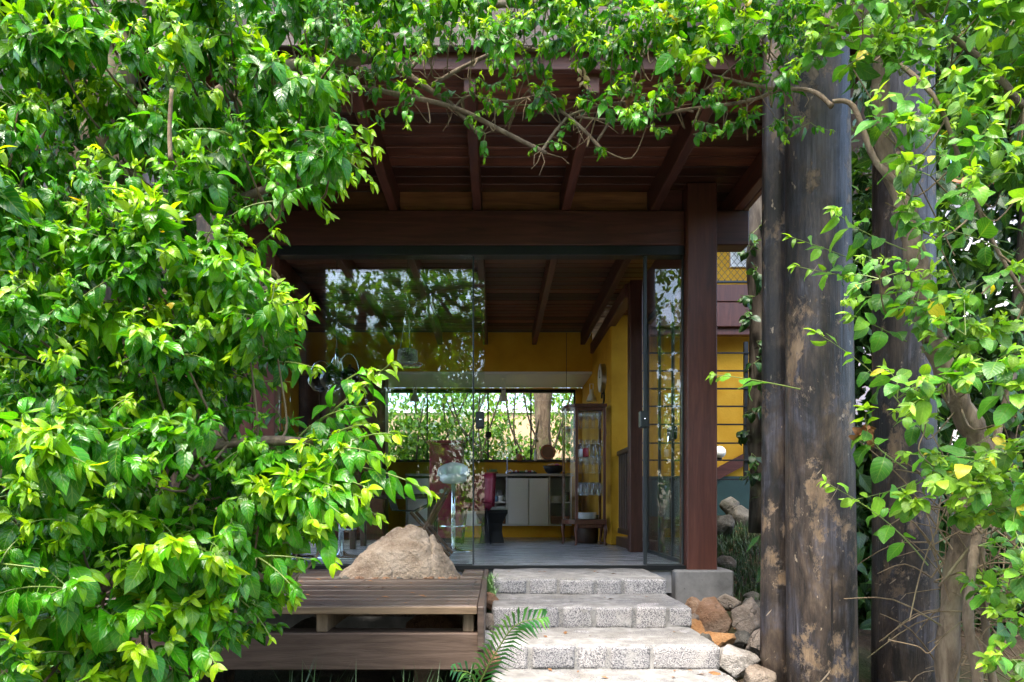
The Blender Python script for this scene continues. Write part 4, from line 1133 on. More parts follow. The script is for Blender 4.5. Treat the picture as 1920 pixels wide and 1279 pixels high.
class Plant:
    def __init__(s, name, label, cat, base, leafmat, group=None):
        s.root = thing(name, label, cat, base, group)
        s.leaves = []      # (pos, axis, normal, length, kind, variant, (youth, rnd, yellow))
        s.tw = MB(); s.gs = MB(); s.mat = leafmat
    def leaf(s, p, a, n, L, kind, tint):
        s.leaves.append((Vector(p), Vector(a).normalized(), Vector(n), L, kind, random.randrange(len(SHAPES[kind])), tint))
    def shoot(s, base, dirv, length, nleaf, L, youth=(.05, .95), droop=.25, hang=.7, kind='ovate', tipk='young', yel=0.0, rad=.0028, face=None, start=.2, green=True):
        base = Vector(base); dirv = Vector(dirv).normalized()
        seg = 6; pts = []
        side = Vector((random.uniform(-1, 1), random.uniform(-1, 1), random.uniform(-.3, .3))) * .12 * length
        for i_ in range(seg + 1):
            t = i_ / seg
            pts.append(base + dirv * length * t + Vector((0, 0, -1)) * droop * length * t * t + side * math.sin(t * 3.1))
        (s.gs if green else s.tw).tube(pts, [rad * (1 - .6 * i_ / seg) for i_ in range(seg + 1)], 4, False)
        ph = random.uniform(0, 6.28)
        fc = face if face is not None else Vector((0, -.55, .75))
        for j in range(nleaf):
            t = start + (1 - start) * (j + .5 * random.random()) / nleaf
            ii = min(int(t * seg), seg - 1); fr = t * seg - ii
            p = pts[ii].lerp(pts[ii + 1], fr); tang = (pts[ii + 1] - pts[ii]).normalized()
            u = tang.orthogonal().normalized(); w = tang.cross(u)
            an_ = ph + j * 2.4
            rad_d = u * math.cos(an_) + w * math.sin(an_)
            yt = t ** 1.8
            y_ = youth[0] + (youth[1] - youth[0]) * yt + random.uniform(-.12, .12)
            h = hang * (1 - .75 * yt) * random.uniform(.6, 1.5)
            a = rad_d * .75 + tang * (.35 + .6 * yt) + Vector((0, 0, -1)) * h
            nrm = fc + Vector((random.gauss(0, .45), random.gauss(0, .4), random.gauss(0, .35))) + rad_d * .3
            small = 1 - .55 * yt
            Lj = L * small * random.uniform(.6, 1.25)
            k_ = tipk if (yt > .72) else kind
            s.leaf(p + a.normalized() * Lj * .16, a, nrm, Lj, k_, (max(0, min(1, y_)), random.random(), yel if random.random() < .5 else (1.0 if random.random() < yel * .6 else 0)))
        # tip rosette
        tip = pts[-1]; tang = (pts[-1] - pts[-2]).normalized(); u = tang.orthogonal().normalized(); w = tang.cross(u)
        for j in range(4):
            an_ = ph + j * 1.57 + random.uniform(-.3, .3)
            a = tang * random.uniform(.5, 1.0) + (u * math.cos(an_) + w * math.sin(an_)) * random.uniform(.4, .9) + Vector((0, 0, -random.uniform(.1, .7)))
            s.leaf(tip, a, fc + tang * .3 + Vector((random.gauss(0, .3), random.gauss(0, .3), random.gauss(0, .3))), L * random.uniform(.32, .55), tipk, (max(0, min(1, youth[1] + random.uniform(-.15, .1))), random.random(), 0))
    def clump(s, c, nsh, length, nleaf, L, out=(0, -.5, .55), youth=(.05, .95), **kw):
        c = Vector(c); out = Vector(out)
        for _ in range(nsh):
            dv = out + Vector((random.gauss(0, .62), random.gauss(0, .45), random.gauss(0, .45)))
            s.shoot(c, dv, length * random.uniform(.6, 1.25), nleaf, L, youth, **kw)
    def frame(s, lf):
        p, a, n, L, kind, var, tint = lf
        n = n - a * n.dot(a)
        n = n.normalized() if n.length > 1e-4 else a.orthogonal().normalized()
        x = a.cross(n)
        return Matrix(((x.x * L, a.x * L, n.x * L, p.x), (x.y * L, a.y * L, n.y * L, p.y), (x.z * L, a.z * L, n.z * L, p.z), (0, 0, 0, 1)))
    def finish(s, single=300, name='leaf'):
        L = s.leaves
        # which leaves show largest from the camera
        best = {}
        for i_, lf in enumerate(L):
            p = lf[0]
            if p.y < .3: continue
            c = p + lf[1] * lf[3] * .5
            px, py = proj(c)
            if not (-20 < px < 1940 and -20 < py < 1300): continue
            key = (int(px // 26), int(py // 26))
            if key not in best or L[best[key]][0].y > p.y: best[key] = i_
        def score(i_):
            lf = L[i_]; return (lf[3] / lf[0].y) ** 2 * (.3 + abs(lf[2].normalized().y)) 
        sel = sorted(best.values(), key=score, reverse=True)[:single]
        cls = {}
        for i_ in sel:
            lf = L[i_]; M_ = s.frame(lf)
            t = lf[6]; key = (lf[4], lf[5], round(t[0] * 5), round(t[1] * 2), round(t[2]))
            if key not in cls:
                v, f, uv = SHAPES[lf[4]][lf[5]]
                me = bpy.data.meshes.new(name); me.from_pydata(v.tolist(), [], f.tolist())
                s._attrs(me, uv, np.tile(np.array([[key[2] / 5, key[3] / 2, key[4]]], dtype=np.float32), (len(v), 1)))
                me.polygons.foreach_set('use_smooth', [True] * len(f)); me.materials.append(s.mat); cls[key] = me
            o = bpy.data.objects.new(name, cls[key]); COL.objects.link(o); o.parent = s.root
            o.matrix_basis = Matrix.Translation(-WLOC[s.root.name]) @ M_
        ss_ = set(sel)
        rest = [lf for i_, lf in enumerate(L) if i_ not in ss_]
        V, Fc, U, T = [], [], [], []; off = 0
        for lf in rest:
            v, f, uv = SHAPES[lf[4]][lf[5]]; m4 = np.array(s.frame(lf))
            V.append(v @ m4[:3, :3].T + m4[:3, 3]); Fc.append(f + off); U.append(uv); T.append(np.tile(np.array([lf[6]], dtype=np.float32), (len(v), 1))); off += len(v)
        if rest:
            V = np.concatenate(V); Fc = np.concatenate(Fc); U = np.concatenate(U); T = np.concatenate(T)
            c = (V.min(0) + V.max(0)) / 2; V = V - c
            me = bpy.data.meshes.new('foliage')
            me.vertices.add(len(V)); me.vertices.foreach_set('co', V.astype(np.float32).ravel())
            me.loops.add(Fc.size); me.loops.foreach_set('vertex_index', Fc.astype(np.int32).ravel())
            me.polygons.add(len(Fc)); me.polygons.foreach_set('loop_start', np.arange(0, Fc.size, 3, dtype=np.int32))
            me.polygons.foreach_set('use_smooth', np.ones(len(Fc), dtype=bool))
            me.update(calc_edges=True)
            s._attrs(me, U, T); me.materials.append(s.mat)
            o = bpy.data.objects.new('foliage', me); link(o, s.root, Vector(c.tolist())); o['kind'] = 'stuff'
        if s.tw.v: s.tw.build('twigs', M['twig'], s.root, True, 'stuff')
        if s.gs.v: s.gs.build('green_stems', M['twig_green'], s.root, True, 'stuff')
        return len(L)
    def _attrs(s, me, uv, tint):
        a = me.attributes.new('luv', 'FLOAT_VECTOR', 'POINT'); a.data.foreach_set('vector', np.ascontiguousarray(uv, dtype=np.float32).ravel())
        a = me.attributes.new('tint', 'FLOAT_VECTOR', 'POINT'); a.data.foreach_set('vector', np.ascontiguousarray(tint, dtype=np.float32).ravel())

def smooth_path(pts, n=5):
    pts = [Vector(p) for p in pts]; out = []
    for i_ in range(len(pts) - 1):
        p0 = pts[max(i_ - 1, 0)]; p1 = pts[i_]; p2 = pts[i_ + 1]; p3 = pts[min(i_ + 2, len(pts) - 1)]
        for k_ in range(n):
            t = k_ / n
            out.append(.5 * ((2 * p1) + (p2 - p0) * t + (2 * p0 - 5 * p1 + 4 * p2 - p3) * t * t + (3 * p1 - p0 - 3 * p2 + p3) * t ** 3))
    out.append(pts[-1]); return out
def limb(parent, pts, r0, r1, mat, name='branch', n=10, wob=.08):
    pp = smooth_path(pts); m = MB(); k_ = len(pp)
    rr = [(r0 + (r1 - r0) * i_ / (k_ - 1)) * (1 + wob * math.sin(i_ * 1.9 + r0 * 100) + wob * .6 * math.sin(i_ * 4.3)) for i_ in range(k_)]
    m.tube(pp, rr, n); return m.build(name, mat, parent, True), pp

def poisson(poly, rad, tries=6000):
    xs_ = [p[0] for p in poly]; ys_ = [p[1] for p in poly]; out = []
    def inside(x, y):
        c = False; j = len(poly) - 1
        for i_ in range(len(poly)):
            xi, yi = poly[i_]; xj, yj = poly[j]
            if (yi > y) != (yj > y) and x < (xj - xi) * (y - yi) / (yj - yi) + xi: c = not c
            j = i_
        return c
    for _ in range(tries):
        x = random.uniform(min(xs_), max(xs_)); y = random.uniform(min(ys_), max(ys_))
        if inside(x, y) and all((x - a) ** 2 + (y - b) ** 2 > rad * rad for a, b in out): out.append((x, y))
    return out
def nearest(pp, c):
    return min(pp, key=lambda q: (q - c).length_squared)
def connect(pl, pp, c, r=.006):
    q = nearest(pp, c); mid = (q + c) / 2 + Vector((random.uniform(-.05, .05), random.uniform(-.02, .06), -.06 - random.random() * .05))
    pl.tw.tube(smooth_path([q, mid, c], 4), [r * (1 - .5 * i_ / 8) for i_ in range(9)], 5, False)

random.seed(101)
# ---- the big bush at the left
lb = Plant('flowering_shrub', 'huge glossy bright green shrub filling the left of the picture', 'shrub', P(90, 1279, 2.55) * 1, M['leaf'])
allp = []
for pts, r0, r1, nm in (
    ([P(20, 1500, 2.6), P(40, 1150, 2.6), P(60, 880, 2.6), P(70, 640, 2.62), P(110, 430, 2.65), P(190, 250, 2.7), P(235, 60, 2.75), P(280, -120, 2.8)], .13, .055, 'trunk'),
    ([P(-80, 1010, 2.35), P(10, 950, 2.32), P(75, 880, 2.4), P(120, 800, 2.5)], .055, .04, 'branch'),
    ([P(-40, 368, 2.25), P(40, 385, 2.25), P(105, 430, 2.35), P(150, 520, 2.5)], .024, .02, 'branch'),
    ([P(110, 430, 2.65), P(230, 330, 2.6), P(380, 200, 2.6), P(520, 130, 2.7), P(700, 110, 2.9)], .045, .018, 'branch'),
    ([P(70, 700, 2.6), P(240, 640, 2.5), P(420, 560, 2.5), P(520, 540, 2.55)], .04, .012, 'branch'),
    ([P(60, 900, 2.6), P(250, 880, 2.4), P(430, 830, 2.35), P(640, 830, 2.4)], .04, .010, 'branch'),
    ([P(40, 1120, 2.6), P(200, 1090, 2.3), P(420, 1060, 2.4), P(520, 1100, 2.5)], .035, .010, 'branch'),
    ([P(190, 260, 2.7), P(300, 380, 2.5), P(420, 380, 2.45), P(560, 330, 2.6)], .03, .010, 'branch'),
    ([P(320, 300, 2.15), P(318, 240, 2.15), P(322, 168, 2.15)], .008, .006, 'branch')):
    _, pp = limb(lb.root, pts, r0, r1, M['bark'] if nm == 'trunk' or r0 > .02 else M['twig'], nm, 12 if nm == 'trunk' else 8)
    if r0 > .01: allp += pp
poly_top = [(-60, -90), (680, -90), (640, 90), (610, 200), (640, 290), (560, 330), (470, 400), (300, 330), (-60, 380)]
poly_mid = [(-60, 330), (250, 400), (420, 420), (470, 520), (520, 620), (520, 720), (470, 760), (-60, 800)]
poly_low = [(-60, 770), (420, 800), (560, 800), (650, 860), (620, 960), (520, 1010), (500, 1090), (440, 1150), (330, 1230), (260, 1330), (-60, 1340)]
def left_d(x, y):
    if y < 330: return 2.25 + x * .0004
    if y < 800: return 1.98 + max(0, x) * .0006
    return 1.82 + max(0, x) * .00085
for poly, rad, L in ((poly_top, 54, .080), (poly_mid, 54, .084), (poly_low, 57, .092)):
    for x, y in poisson(poly, rad):
        d = left_d(x, y) + random.uniform(-.10, .22)
        c = P(x, y + 25, d)
        big = random.random()
        lb.clump(c, random.choice((4, 5, 6)), .15, 10, L * random.choice((.65, .95, 1.15, 1.3)), youth=(random.uniform(.0, .45), random.uniform(.4, 1.1)), hang=random.uniform(.8, 1.7), yel=.006)
        if random.random() < .6: connect(lb, allp, c)
# deeper, darker layer
for poly in (poly_top, poly_mid, poly_low):
    for x, y in poisson(poly, 62):
        d = left_d(x, y) + random.uniform(.38, .62); c = P(x, y + 10, d)
        lb.clump(c, 4, .19, 9, .10, youth=(.1, .5), hang=1.2)
        connect(lb, allp, c, .007)
# sprays reaching out over the glass and the deck
sprays = [((600, 790), (742, 648), 2.35, 9, .085), ((560, 820), (700, 740), 2.3, 9, .085), ((640, 870), (800, 905), 2.2, 11, .078), ((620, 850), (748, 800), 2.25, 10, .085),
          ((560, 880), (690, 905), 2.2, 11, .09), ((540, 900), (640, 960), 2.15, 10, .09), ((520, 640), (588, 560), 2.4, 9, .07), ((520, 680), (590, 690), 2.4, 8, .07),
          ((500, 980), (600, 985), 2.15, 9, .09), ((560, 250), (700, 262), 2.5, 10, .08), ((590, 290), (690, 330), 2.55, 9, .085), ((560, 330), (650, 330), 2.5, 9, .08),
          ((470, 470), (520, 430), 2.4, 8, .07), ((540, 200), (640, 170), 2.6, 10, .08), ((440, 1040), (540, 1110), 2.4, 12, .075), ((460, 1030), (545, 1060), 2.45, 12, .075),
          ((400, 1090), (500, 1180), 2.2, 8, .05), ((320, 1180), (400, 1240), 2.0, 9, .085), ((600, 240), (690, 240), 2.5, 8, .075), ((640, 720), (700, 690), 2.3, 6, .075),
          ((560, 940), (620, 1040), 2.2, 9, .09), ((480, 1090), (550, 1120), 2.45, 10, .075), ((540, 560), (560, 600), 2.4, 8, .07)]
for (a, b, d, n_, L) in sprays:
    A = P(a[0], a[1], d + .12); B = P(b[0], b[1], d)
    for q in range(2 if n_ > 8 else 1):
        off = Vector((random.uniform(-.04, .04), random.uniform(-.03, .05), random.uniform(-.05, .05))) * q
        lb.shoot(A + off, B + off + Vector((0, 0, .04)) - A, (B - A).length * (1 - .25 * q), n_, L * 1.25, (.12, .9), .2, .95, rad=.0035)
# nest of dry tendrils
m = MB()
for j in range(50):
    c = P(505, 535, 2.6); a = random.uniform(0, 6.28)
    pts = [c + Vector((.045 * math.cos(a + k_ * .8) * random.uniform(.6, 1.1), random.uniform(-.03, .03), .06 * math.sin(a + k_ * .8) * random.uniform(.6, 1.1))) for k_ in range(5)]
    m.tube(smooth_path(pts, 3), .0016, 3, False)
m.build('tendrils', M['straw'], lb.root, kind='stuff')
nl = lb.finish()

random.seed(202)
# ---- the climber along the eave
tv = Plant('climbing_vine', 'leafy vine trailing along the eave above the porch', 'vine', P(1000, 60, 3.1), M['leaf'])
allp = []
for pts, r0, r1 in (
    ([P(560, 185, 3.0), P(660, 165, 2.98), P(760, 180, 2.95), P(860, 205, 2.95), P(950, 250, 2.92), P(1024, 287, 2.9)], .013, .009),
    ([P(690, 60, 3.1), P(740, 120, 3.05), P(800, 165, 3.0), P(850, 200, 2.97), P(900, 255, 2.95)], .019, .008),
    ([P(1015, 285, 2.9), P(1050, 235, 2.95), P(1085, 210, 3.0), P(1190, 190, 3.0), P(1300, 210, 3.0)], .007, .004),
    ([P(1128, 280, 2.9), P(1085, 235, 2.95), P(1040, 200, 3.0), P(990, 170, 3.05)], .008, .006),
    ([P(1480, 160, 2.85), P(1400, 190, 2.9), P(1290, 205, 2.95), P(1180, 225, 2.95), P(1080, 220, 2.95)], .008, .005),
    ([P(1120, 265, 2.95), P(1160, 200, 3.0), P(1200, 120, 3.05), P(1230, 20, 3.1)], .006, .005),
    ([P(810, 160, 3.0), P(880, 120, 3.05), P(960, 90, 3.05), P(1050, 95, 3.05), P(1180, 60, 3.1)], .010, .006),
    ([P(560, 80, 3.1), P(700, 30, 3.15), P(900, 10, 3.15), P(1150, 5, 3.15), P(1400, 20, 3.1), P(1600, 60, 3.0)], .02, .012),
    ([P(1560, 200, 2.75), P(1520, 170, 2.8), P(1440, 165, 2.85), P(1330, 140, 2.95)], .010, .005),
    ([P(1500, -40, 2.95), P(1440, 60, 2.9), P(1380, 120, 2.95), P(1320, 170, 2.95)], .007, .004),
    ([P(850, 205, 2.95), P(880, 180, 3.0), P(950, 190, 3.0), P(1040, 170, 3.0)], .006, .004),
    ([P(760, 140, 3.02), P(800, 90, 3.05), P(830, 30, 3.1)], .009, .006)):
    _, pp = limb(tv.root, pts, r0, r1, M['bark'], 'branch', 7, .12); allp += pp
poly_a = [(580, -60), (1520, -60), (1500, 110), (1420, 60), (1330, 120), (1230, 50), (1120, 100), (1010, 40), (920, 95), (840, 50), (740, 130), (600, 190)]
for x, y in poisson(poly_a, 35):
    c = P(x, y + 10, random.uniform(2.7, 3.2))
    tv.clump(c, 5, .14, 9, .068 * random.choice((.7, 1, 1.2)), youth=(.12, .95), hang=.8, rad=.002)
    if random.random() < .5: connect(tv, allp, c, .004)
poly_b = [(640, 90), (760, 100), (980, 80), (1200, 70), (1480, 60), (1490, 220), (1400, 240), (1300, 200), (1230, 240), (1120, 225), (1060, 180), (960, 215), (880, 185), (800, 215), (700, 190)]
for x, y in poisson(poly_b, 40):
    if random.random() < .12: continue
    c = P(x, y, random.uniform(2.75, 3.1))
    tv.clump(c, random.choice((2, 3, 4)), .13, 8, .062 * random.choice((.65, 1, 1.15)), youth=(.1, .9), hang=.8, rad=.0018, green=random.random() < .5)
    connect(tv, allp, c, .0035)
for px, py in ((910, 262), (1115, 285), (1020, 280), (870, 235), (1240, 250), (1300, 262), (1180, 240), (1060, 250), (1380, 240), (1260, 180), (940, 200), (1450, 230), (1520, 240), (690, 190), (700, 215), (1320, 240)):
    tv.clump(P(px, py - 10, 2.92), 2, .08, 6, .05, out=(0, -.3, -.1), youth=(.1, .8), hang=.9, rad=.0018)
# a few larger leaves of the neighbour shrub at the right end
for px, py in ((1260, 110), (1290, 130), (1330, 90), (1240, 60), (1390, 70), (1340, 20)):
    tv.clump(P(px, py, 2.72), 2, .12, 7, .085, youth=(.35, .9), hang=.6, kind='broad', yel=.15)
for x, y in poisson([(640, -40), (1500, -40), (1480, 70), (1250, 100), (1000, 80), (760, 90)], 46):
    tv.clump(P(x, y + 10, random.uniform(2.65, 2.95)), 3, .13, 8, .062, youth=(.15, .95), hang=.8, rad=.002)
for j in range(46):      # growth over roof edge and logs, added out of frame to shade the logs
    c = Vector((random.uniform(-1.6, 3.0), random.uniform(2.3, 3.5), EYE + random.uniform(2.75, 3.3)))
    tv.clump(c, 5, .2, 9, .085, youth=(.1, .8), hang=.8)
for j in range(60):  # unseen clumps added to deepen the shade on the logs
    c = Vector((random.uniform(1.2, 3.1), random.uniform(1.9, 3.3), EYE + random.uniform(2.85, 3.5)))
    tv.clump(c, 5, .22, 9, .095, youth=(.1, .8), hang=.7)
for j in range(90):     # bare twiglets
    a = random.choice(allp); b = a + Vector((random.uniform(-.1, .1), random.uniform(-.08, .04), random.uniform(-.14, .05)))
    tv.tw.tube([a, (a + b) / 2 + Vector((random.uniform(-.02, .02), 0, random.uniform(-.02, .02))), b], [.0022, .0018, .001], 4, False)
tv.finish()
# dried flowers and seed heads in the vine
def crumple(name, c, n, s_, mat, label, cat):
    t = thing(name, label, cat, c); c = Vector(c)
    for j in range(n):
        v, f, uv = SHAPES['young' if name == 'dry_blossom' else 'broad'][random.randrange(4)]
        m = MB(); a = Vector((random.gauss(0, 1), random.gauss(0, .6), random.gauss(-.2, .8))).normalized(); nn = a.orthogonal().normalized(); x = a.cross(nn)
        L = s_ * random.uniform(.7, 1.2); p0 = c + a * s_ * .25 + Vector((random.gauss(0, .4), random.gauss(0, .3), random.gauss(0, .6))) * s_ * .6
        vs = [p0 + (x * q[0] * 1.4 + a * q[1] + nn * (q[2] * 1.6 + .25 * noise.noise(Vector(q) * 4 + c * 9))) * L for q in v]
        m.add(vs, [tuple(q) for q in f.tolist()]); m.build('petal' if 'blossom' in name else 'leaf', mat, t, True)
crumple('dry_blossom', P(1092, 148, 2.9), 7, .03, M['petal'], 'pale dried blossom hanging mid vine above the porch', 'flower')
crumple('dry_blossom', P(1180, 190, 2.9), 7, .028, M['deadleaf'], 'brown dried blossom lower in the vine above the porch', 'flower')
crumple('dry_blossom', P(1258, 92, 2.8), 14, .018, M['cream'], 'cream flower head in the vine right of the pale blossom', 'flower')
crumple('dry_blossom', P(1297, 25, 2.8), 14, .02, M['cream'], 'cream flower head high in the vine near the top edge', 'flower')
crumple('dead_leaf_cluster', P(1622, 815, 2.62), 26, .032, M['deadleaf'], 'clump of curled brown dead leaves beside the thick log', 'dead leaves')

random.seed(303)
# ---- the shrub at the right
rs = Plant('lantana_shrub', 'tangled shrub with toothed light green leaves at the right edge', 'shrub', P(1800, 1279, 2.7), M['leaf_r'])
allp = []
for pts, r0, r1 in (
    ([P(1790, 1500, 2.9), P(1775, 1250, 2.85), P(1800, 1020, 2.8), P(1840, 860, 2.75), P(1800, 760, 2.7), P(1750, 640, 2.7)], .042, .045),
    ([P(1750, 640, 2.7), P(1720, 500, 2.7), P(1690, 370, 2.75), P(1655, 260, 2.8), P(1650, 100, 2.85), P(1640, -60, 2.9)], .045, .026),
    ([P(1860, 1500, 2.6), P(1830, 1250, 2.6), P(1815, 1130, 2.6), P(1850, 900, 2.7), P(1900, 700, 2.8)], .022, .014),
    ([P(1900, 1500, 2.7), P(1850, 1200, 2.7), P(1840, 1000, 2.7)], .018, .010),
    ([P(1690, 350, 2.7), P(1640, 300, 2.7), P(1600, 200, 2.75), P(1560, 190, 2.78)], .014, .008),
    ([P(1660, 100, 2.6), P(1750, 180, 2.5), P(1800, 300, 2.5), P(1860, 450, 2.5), P(1925, 560, 2.5)], .009, .006),
    ([P(1920, 200, 2.5), P(1850, 120, 2.55), P(1750, 40, 2.6), P(1680, -40, 2.6)], .012, .008),
    ([P(1930, 900, 2.6), P(1880, 960, 2.6), P(1840, 1000, 2.65), P(1760, 1100, 2.7)], .010, .005)):
    _, pp = limb(rs.root, pts, r0, r1, M['bark'], 'branch', 9, .1); allp += pp
poly_r1 = [(1500, -60), (1980, -60), (1980, 330), (1840, 330), (1760, 210), (1650, 120), (1540, 150)]
poly_r2 = [(1640, 200), (1780, 250), (1980, 330), (1980, 1330), (1840, 1330), (1860, 1080), (1700, 960), (1680, 800), (1640, 600), (1660, 400)]
for x, y in poisson(poly_r1, 45):
    c = P(x, y + 10, random.uniform(2.4, 2.85))
    rs.clump(c, 4, .17, 8, .074 * random.choice((.7, 1, 1.2)), youth=(.2, .95), hang=.6, kind='broad', yel=.04, rad=.0022)
    if random.random() < .5: connect(rs, allp, c, .004)
for x, y in poisson(poly_r2, 62):
    if random.random() < .16: continue
    c = P(x, y + 10, random.uniform(2.2, 2.7))
    dens = 3 if y < 1000 else 3
    rs.clump(c, random.choice((2, 3, 4)), .18, 8, .076 * random.choice((.65, .9, 1.15)), youth=(.15, .95), hang=.55, kind='broad', yel=.07 if y > 700 else .03, rad=.0022)
    if random.random() < .6: connect(rs, allp, c, .004)
for (a, b, d, n_, L) in (((1500, 730), (1338, 702), 2.7, 5, .075), ((1690, 760), (1522, 612), 2.5, 9, .07), ((1740, 1060), (1540, 890), 2.55, 12, .062), ((1650, 510), (1478, 440), 2.75, 9, .06),
                         ((1620, 520), (1490, 500), 2.75, 9, .055), ((1700, 470), (1560, 390), 2.5, 9, .085), ((1740, 540), (1600, 560), 2.5, 10, .075), ((1720, 900), (1600, 940), 2.6, 6, .07),
                         ((1700, 640), (1590, 590), 2.55, 8, .07), ((1900, 480), (1700, 420), 2.4, 10, .08), ((1900, 700), (1740, 620), 2.4, 10, .08), ((1880, 860), (1700, 850), 2.4, 10, .075), ((1700, 880), (1620, 760), 2.5, 8, .08)):
    A = P(a[0], a[1], d + .08); B = P(b[0], b[1], d)
    rs.shoot(A, B + Vector((0, 0, .03)) - A, (B - A).length, n_, L * 1.4, (.25, .85), .08, .55, kind='broad', rad=.0028, start=.25)
for px, py in ((1750, 900), (1790, 880), (1830, 910), (1870, 890), (1900, 930), (1780, 960), (1850, 950), (1720, 940), (1880, 850), (1840, 1110), (1890, 1160), (1870, 1230), (1900, 1080), (1720, 560), (1790, 600), (1850, 620)):
    rs.clump(P(px, py + 10, random.uniform(2.25, 2.5)), 3, .13, 8, .075, youth=(.3, .95), hang=.6, kind='broad', yel=.10, rad=.0022)
# dry canes and twigs low at the right
for j in range(150):
    a = P(random.uniform(1740, 1960), random.uniform(900, 1330), random.uniform(2.6, 3.3)); b = a + Vector((random.uniform(-.5, .5), random.uniform(-.15, .15), random.uniform(-.25, .45)))
    rs.tw.tube(smooth_path([a, (a + b) / 2 + Vector((0, 0, .05)), b], 3), [.004, .0036, .0032, .003, .0026, .002, .0015], 4, False)
for pts in ([P(1705, 1165, 2.5), P(1730, 1060, 2.5), P(1770, 960, 2.5), P(1800, 880, 2.5)], [P(1665, 1200, 2.5), P(1720, 1212, 2.5), P(1740, 1225, 2.5), P(1760, 1205, 2.5)], [P(1740, 700, 2.4), P(1735, 800, 2.4), P(1725, 850, 2.4), P(1790, 905, 2.4), P(1810, 930, 2.4)], [P(1680, 880, 2.45), P(1760, 890, 2.45), P(1850, 870, 2.45)], [P(1600, 130, 2.5), P(1700, 300, 2.5), P(1790, 480, 2.5)], [P(1660, 380, 2.45), P(1740, 430, 2.45), P(1800, 540, 2.45)]):
    pp = smooth_path(pts, 5); rs.tw.tube(pp, [.0024] * len(pp), 5, False)
rs.finish()
# serrated ivy leaves on the slim trunk
iv = Plant('ivy', 'dark ivy climbing the slim trunk before the ochre wall', 'vine', P(1415, 900, 6.1), M['leaf_dark'])
for py in range(430, 900, 42):
    iv.clump(P(1418 + random.uniform(-14, 10), py, 6.2), 2, .12, 5, .11, out=(-.4, -.6, .0), youth=(.2, .9), hang=.8, kind='broad')
iv.finish(60)

random.seed(404)
# ---- dark hedge behind the right shrub and the garden beyond the kitchen
def mass(name, label, cat, base, boxes, n, L, mat, kinds='simple', youth=(0, .5), trunk=None, single=0):
    pl = Plant(name, label, cat, base, mat)
    if trunk:
        for pts, r0, r1 in trunk: limb(pl.root, pts, r0, r1, M['bark_dark'], 'trunk' if r0 > .05 else 'branch', 8)
    for (c, r, k_) in boxes:
        cs = [Vector((random.gauss(0, .5) * r[0], random.gauss(0, .5) * r[1], random.gauss(0, .5) * r[2])) + Vector(c) for _ in range(max(3, k_ // 28))]
        for _ in range(k_):
            q = random.choice(cs) + Vector((random.gauss(0, .16), random.gauss(0, .16), random.gauss(0, .12))) * (max(r) ** .5)
            a = Vector((random.gauss(0, .7), random.gauss(0, .7), random.gauss(-.5, .5)))
            pl.leaf(q, a, Vector((random.gauss(0, .5), random.gauss(-.2, .5), 1)), L * random.uniform(.6, 1.3), kinds, (random.uniform(*youth), random.random(), 0))
    pl.finish(single); return pl
mass('dark_hedge', 'dark dense hedge behind the shrub at the right edge', 'hedge', (3.6, 4.6, 0),
     [((3.3, 4.6, .7), (.9, .5, .8), 2600), ((4.4, 4.8, 1.3), (.9, .5, .9), 2200), ((3.9, 4.7, 3.9), (1.1, .5, .55), 3000), ((3.0, 4.7, 2.2), (.35, .4, 1.2), 1500), ((4.5, 4.8, 2.4), (.6, .4, .8), 900), ((3.0, 4.6, 4.2), (.6, .4, .6), 1400), ((4.3, 5.2, 3.2), (.8, .4, 1.0), 2400), ((5.0, 5.2, 1.6), (.8, .4, 1.2), 2600), ((4.2, 5.6, 2.2), (.9, .3, 1.0), 2200), ((2.5, 4.5, .9), (.35, .3, .8), 2600), ((2.5, 4.5, 2.6), (.35, .3, .9), 2600)], 0, .12, M['leaf_dark'], 'simple', (0, .8),  # last two leaf masses stand in for the shade between the logs
     [([(3.5, 4.7, 0), (3.55, 4.7, 1.6), (3.7, 4.7, 3.8)], .07, .03), ([(4.2, 4.8, 0), (4.25, 4.8, 2), (4.0, 4.8, 3.6)], .06, .03)])
mass('window_shrub', 'light green twiggy shrub outside the kitchen window', 'shrub', (-.3, 12.2, .5),
     [((-1.3, 11.9, 2.2), (.9, .5, .9), 3200), ((-.2, 12.1, 2.2), (.7, .5, .9), 1500), ((.45, 12.2, 1.8), (.5, .4, .6), 1000), ((1.2, 12.0, 2.3), (.5, .4, .9), 800), ((0, 13.2, 3.2), (2.2, .5, .5), 1600), ((-.9, 13.4, 1.7), (1.6, .4, .4), 1600)], 0, .105, M['leaf_far'], 'simple', (.1, 1),
     [([(x, 11.6, .3), (x + .2, 11.6, 1.4), (x + dx, 11.6, 2.4), (x + dx * 1.6, 11.6, 3.3)], .024, .010) for x, dx in ((-1.6, .3), (-1.45, .7), (-1.0, .6), (-.75, -.1), (.45, -.2), (.75, .15), (1.05, .4), (-1.1, -.2), (-.6, .5), (-.2, -.4), (.1, -.7), (.3, .4), (.6, .5), (.9, -.3), (1.2, .2), (1.3, .6), (-.4, .1), (.2, .1))])
t = thing('garden_column', 'grey brown trunk outside the kitchen window', 'tree', (X(1020, 11.6), 11.7, .4))
limb(t, [(X(1022, 11.6), 11.7, .3), (X(1020, 11.6), 11.7, 1.6), (X(1017, 11.6), 11.7, 3.4)], .16, .14, M['bark'], 'trunk', 14)
nw = thing('boundary_wall', 'peach rendered garden wall beyond the kitchen window', 'wall', (0, 15, .4))
bx('wall', M['peach'], nw, -6, 5, 15, 15.2, .3, 3.1, .01)
bx('coping', M['white'], nw, -6, 5, 14.96, 15.24, 3.102, 3.2, .01)
nh = thing('neighbour_house', 'pale pink rendered house seen through gaps at the right edge', 'house', (7.5, 9.5, 0))
MB().box(5.2, 13, 9.5, 14, 0, 5.4, .02).build('wall', M['pinkwall'], nh)
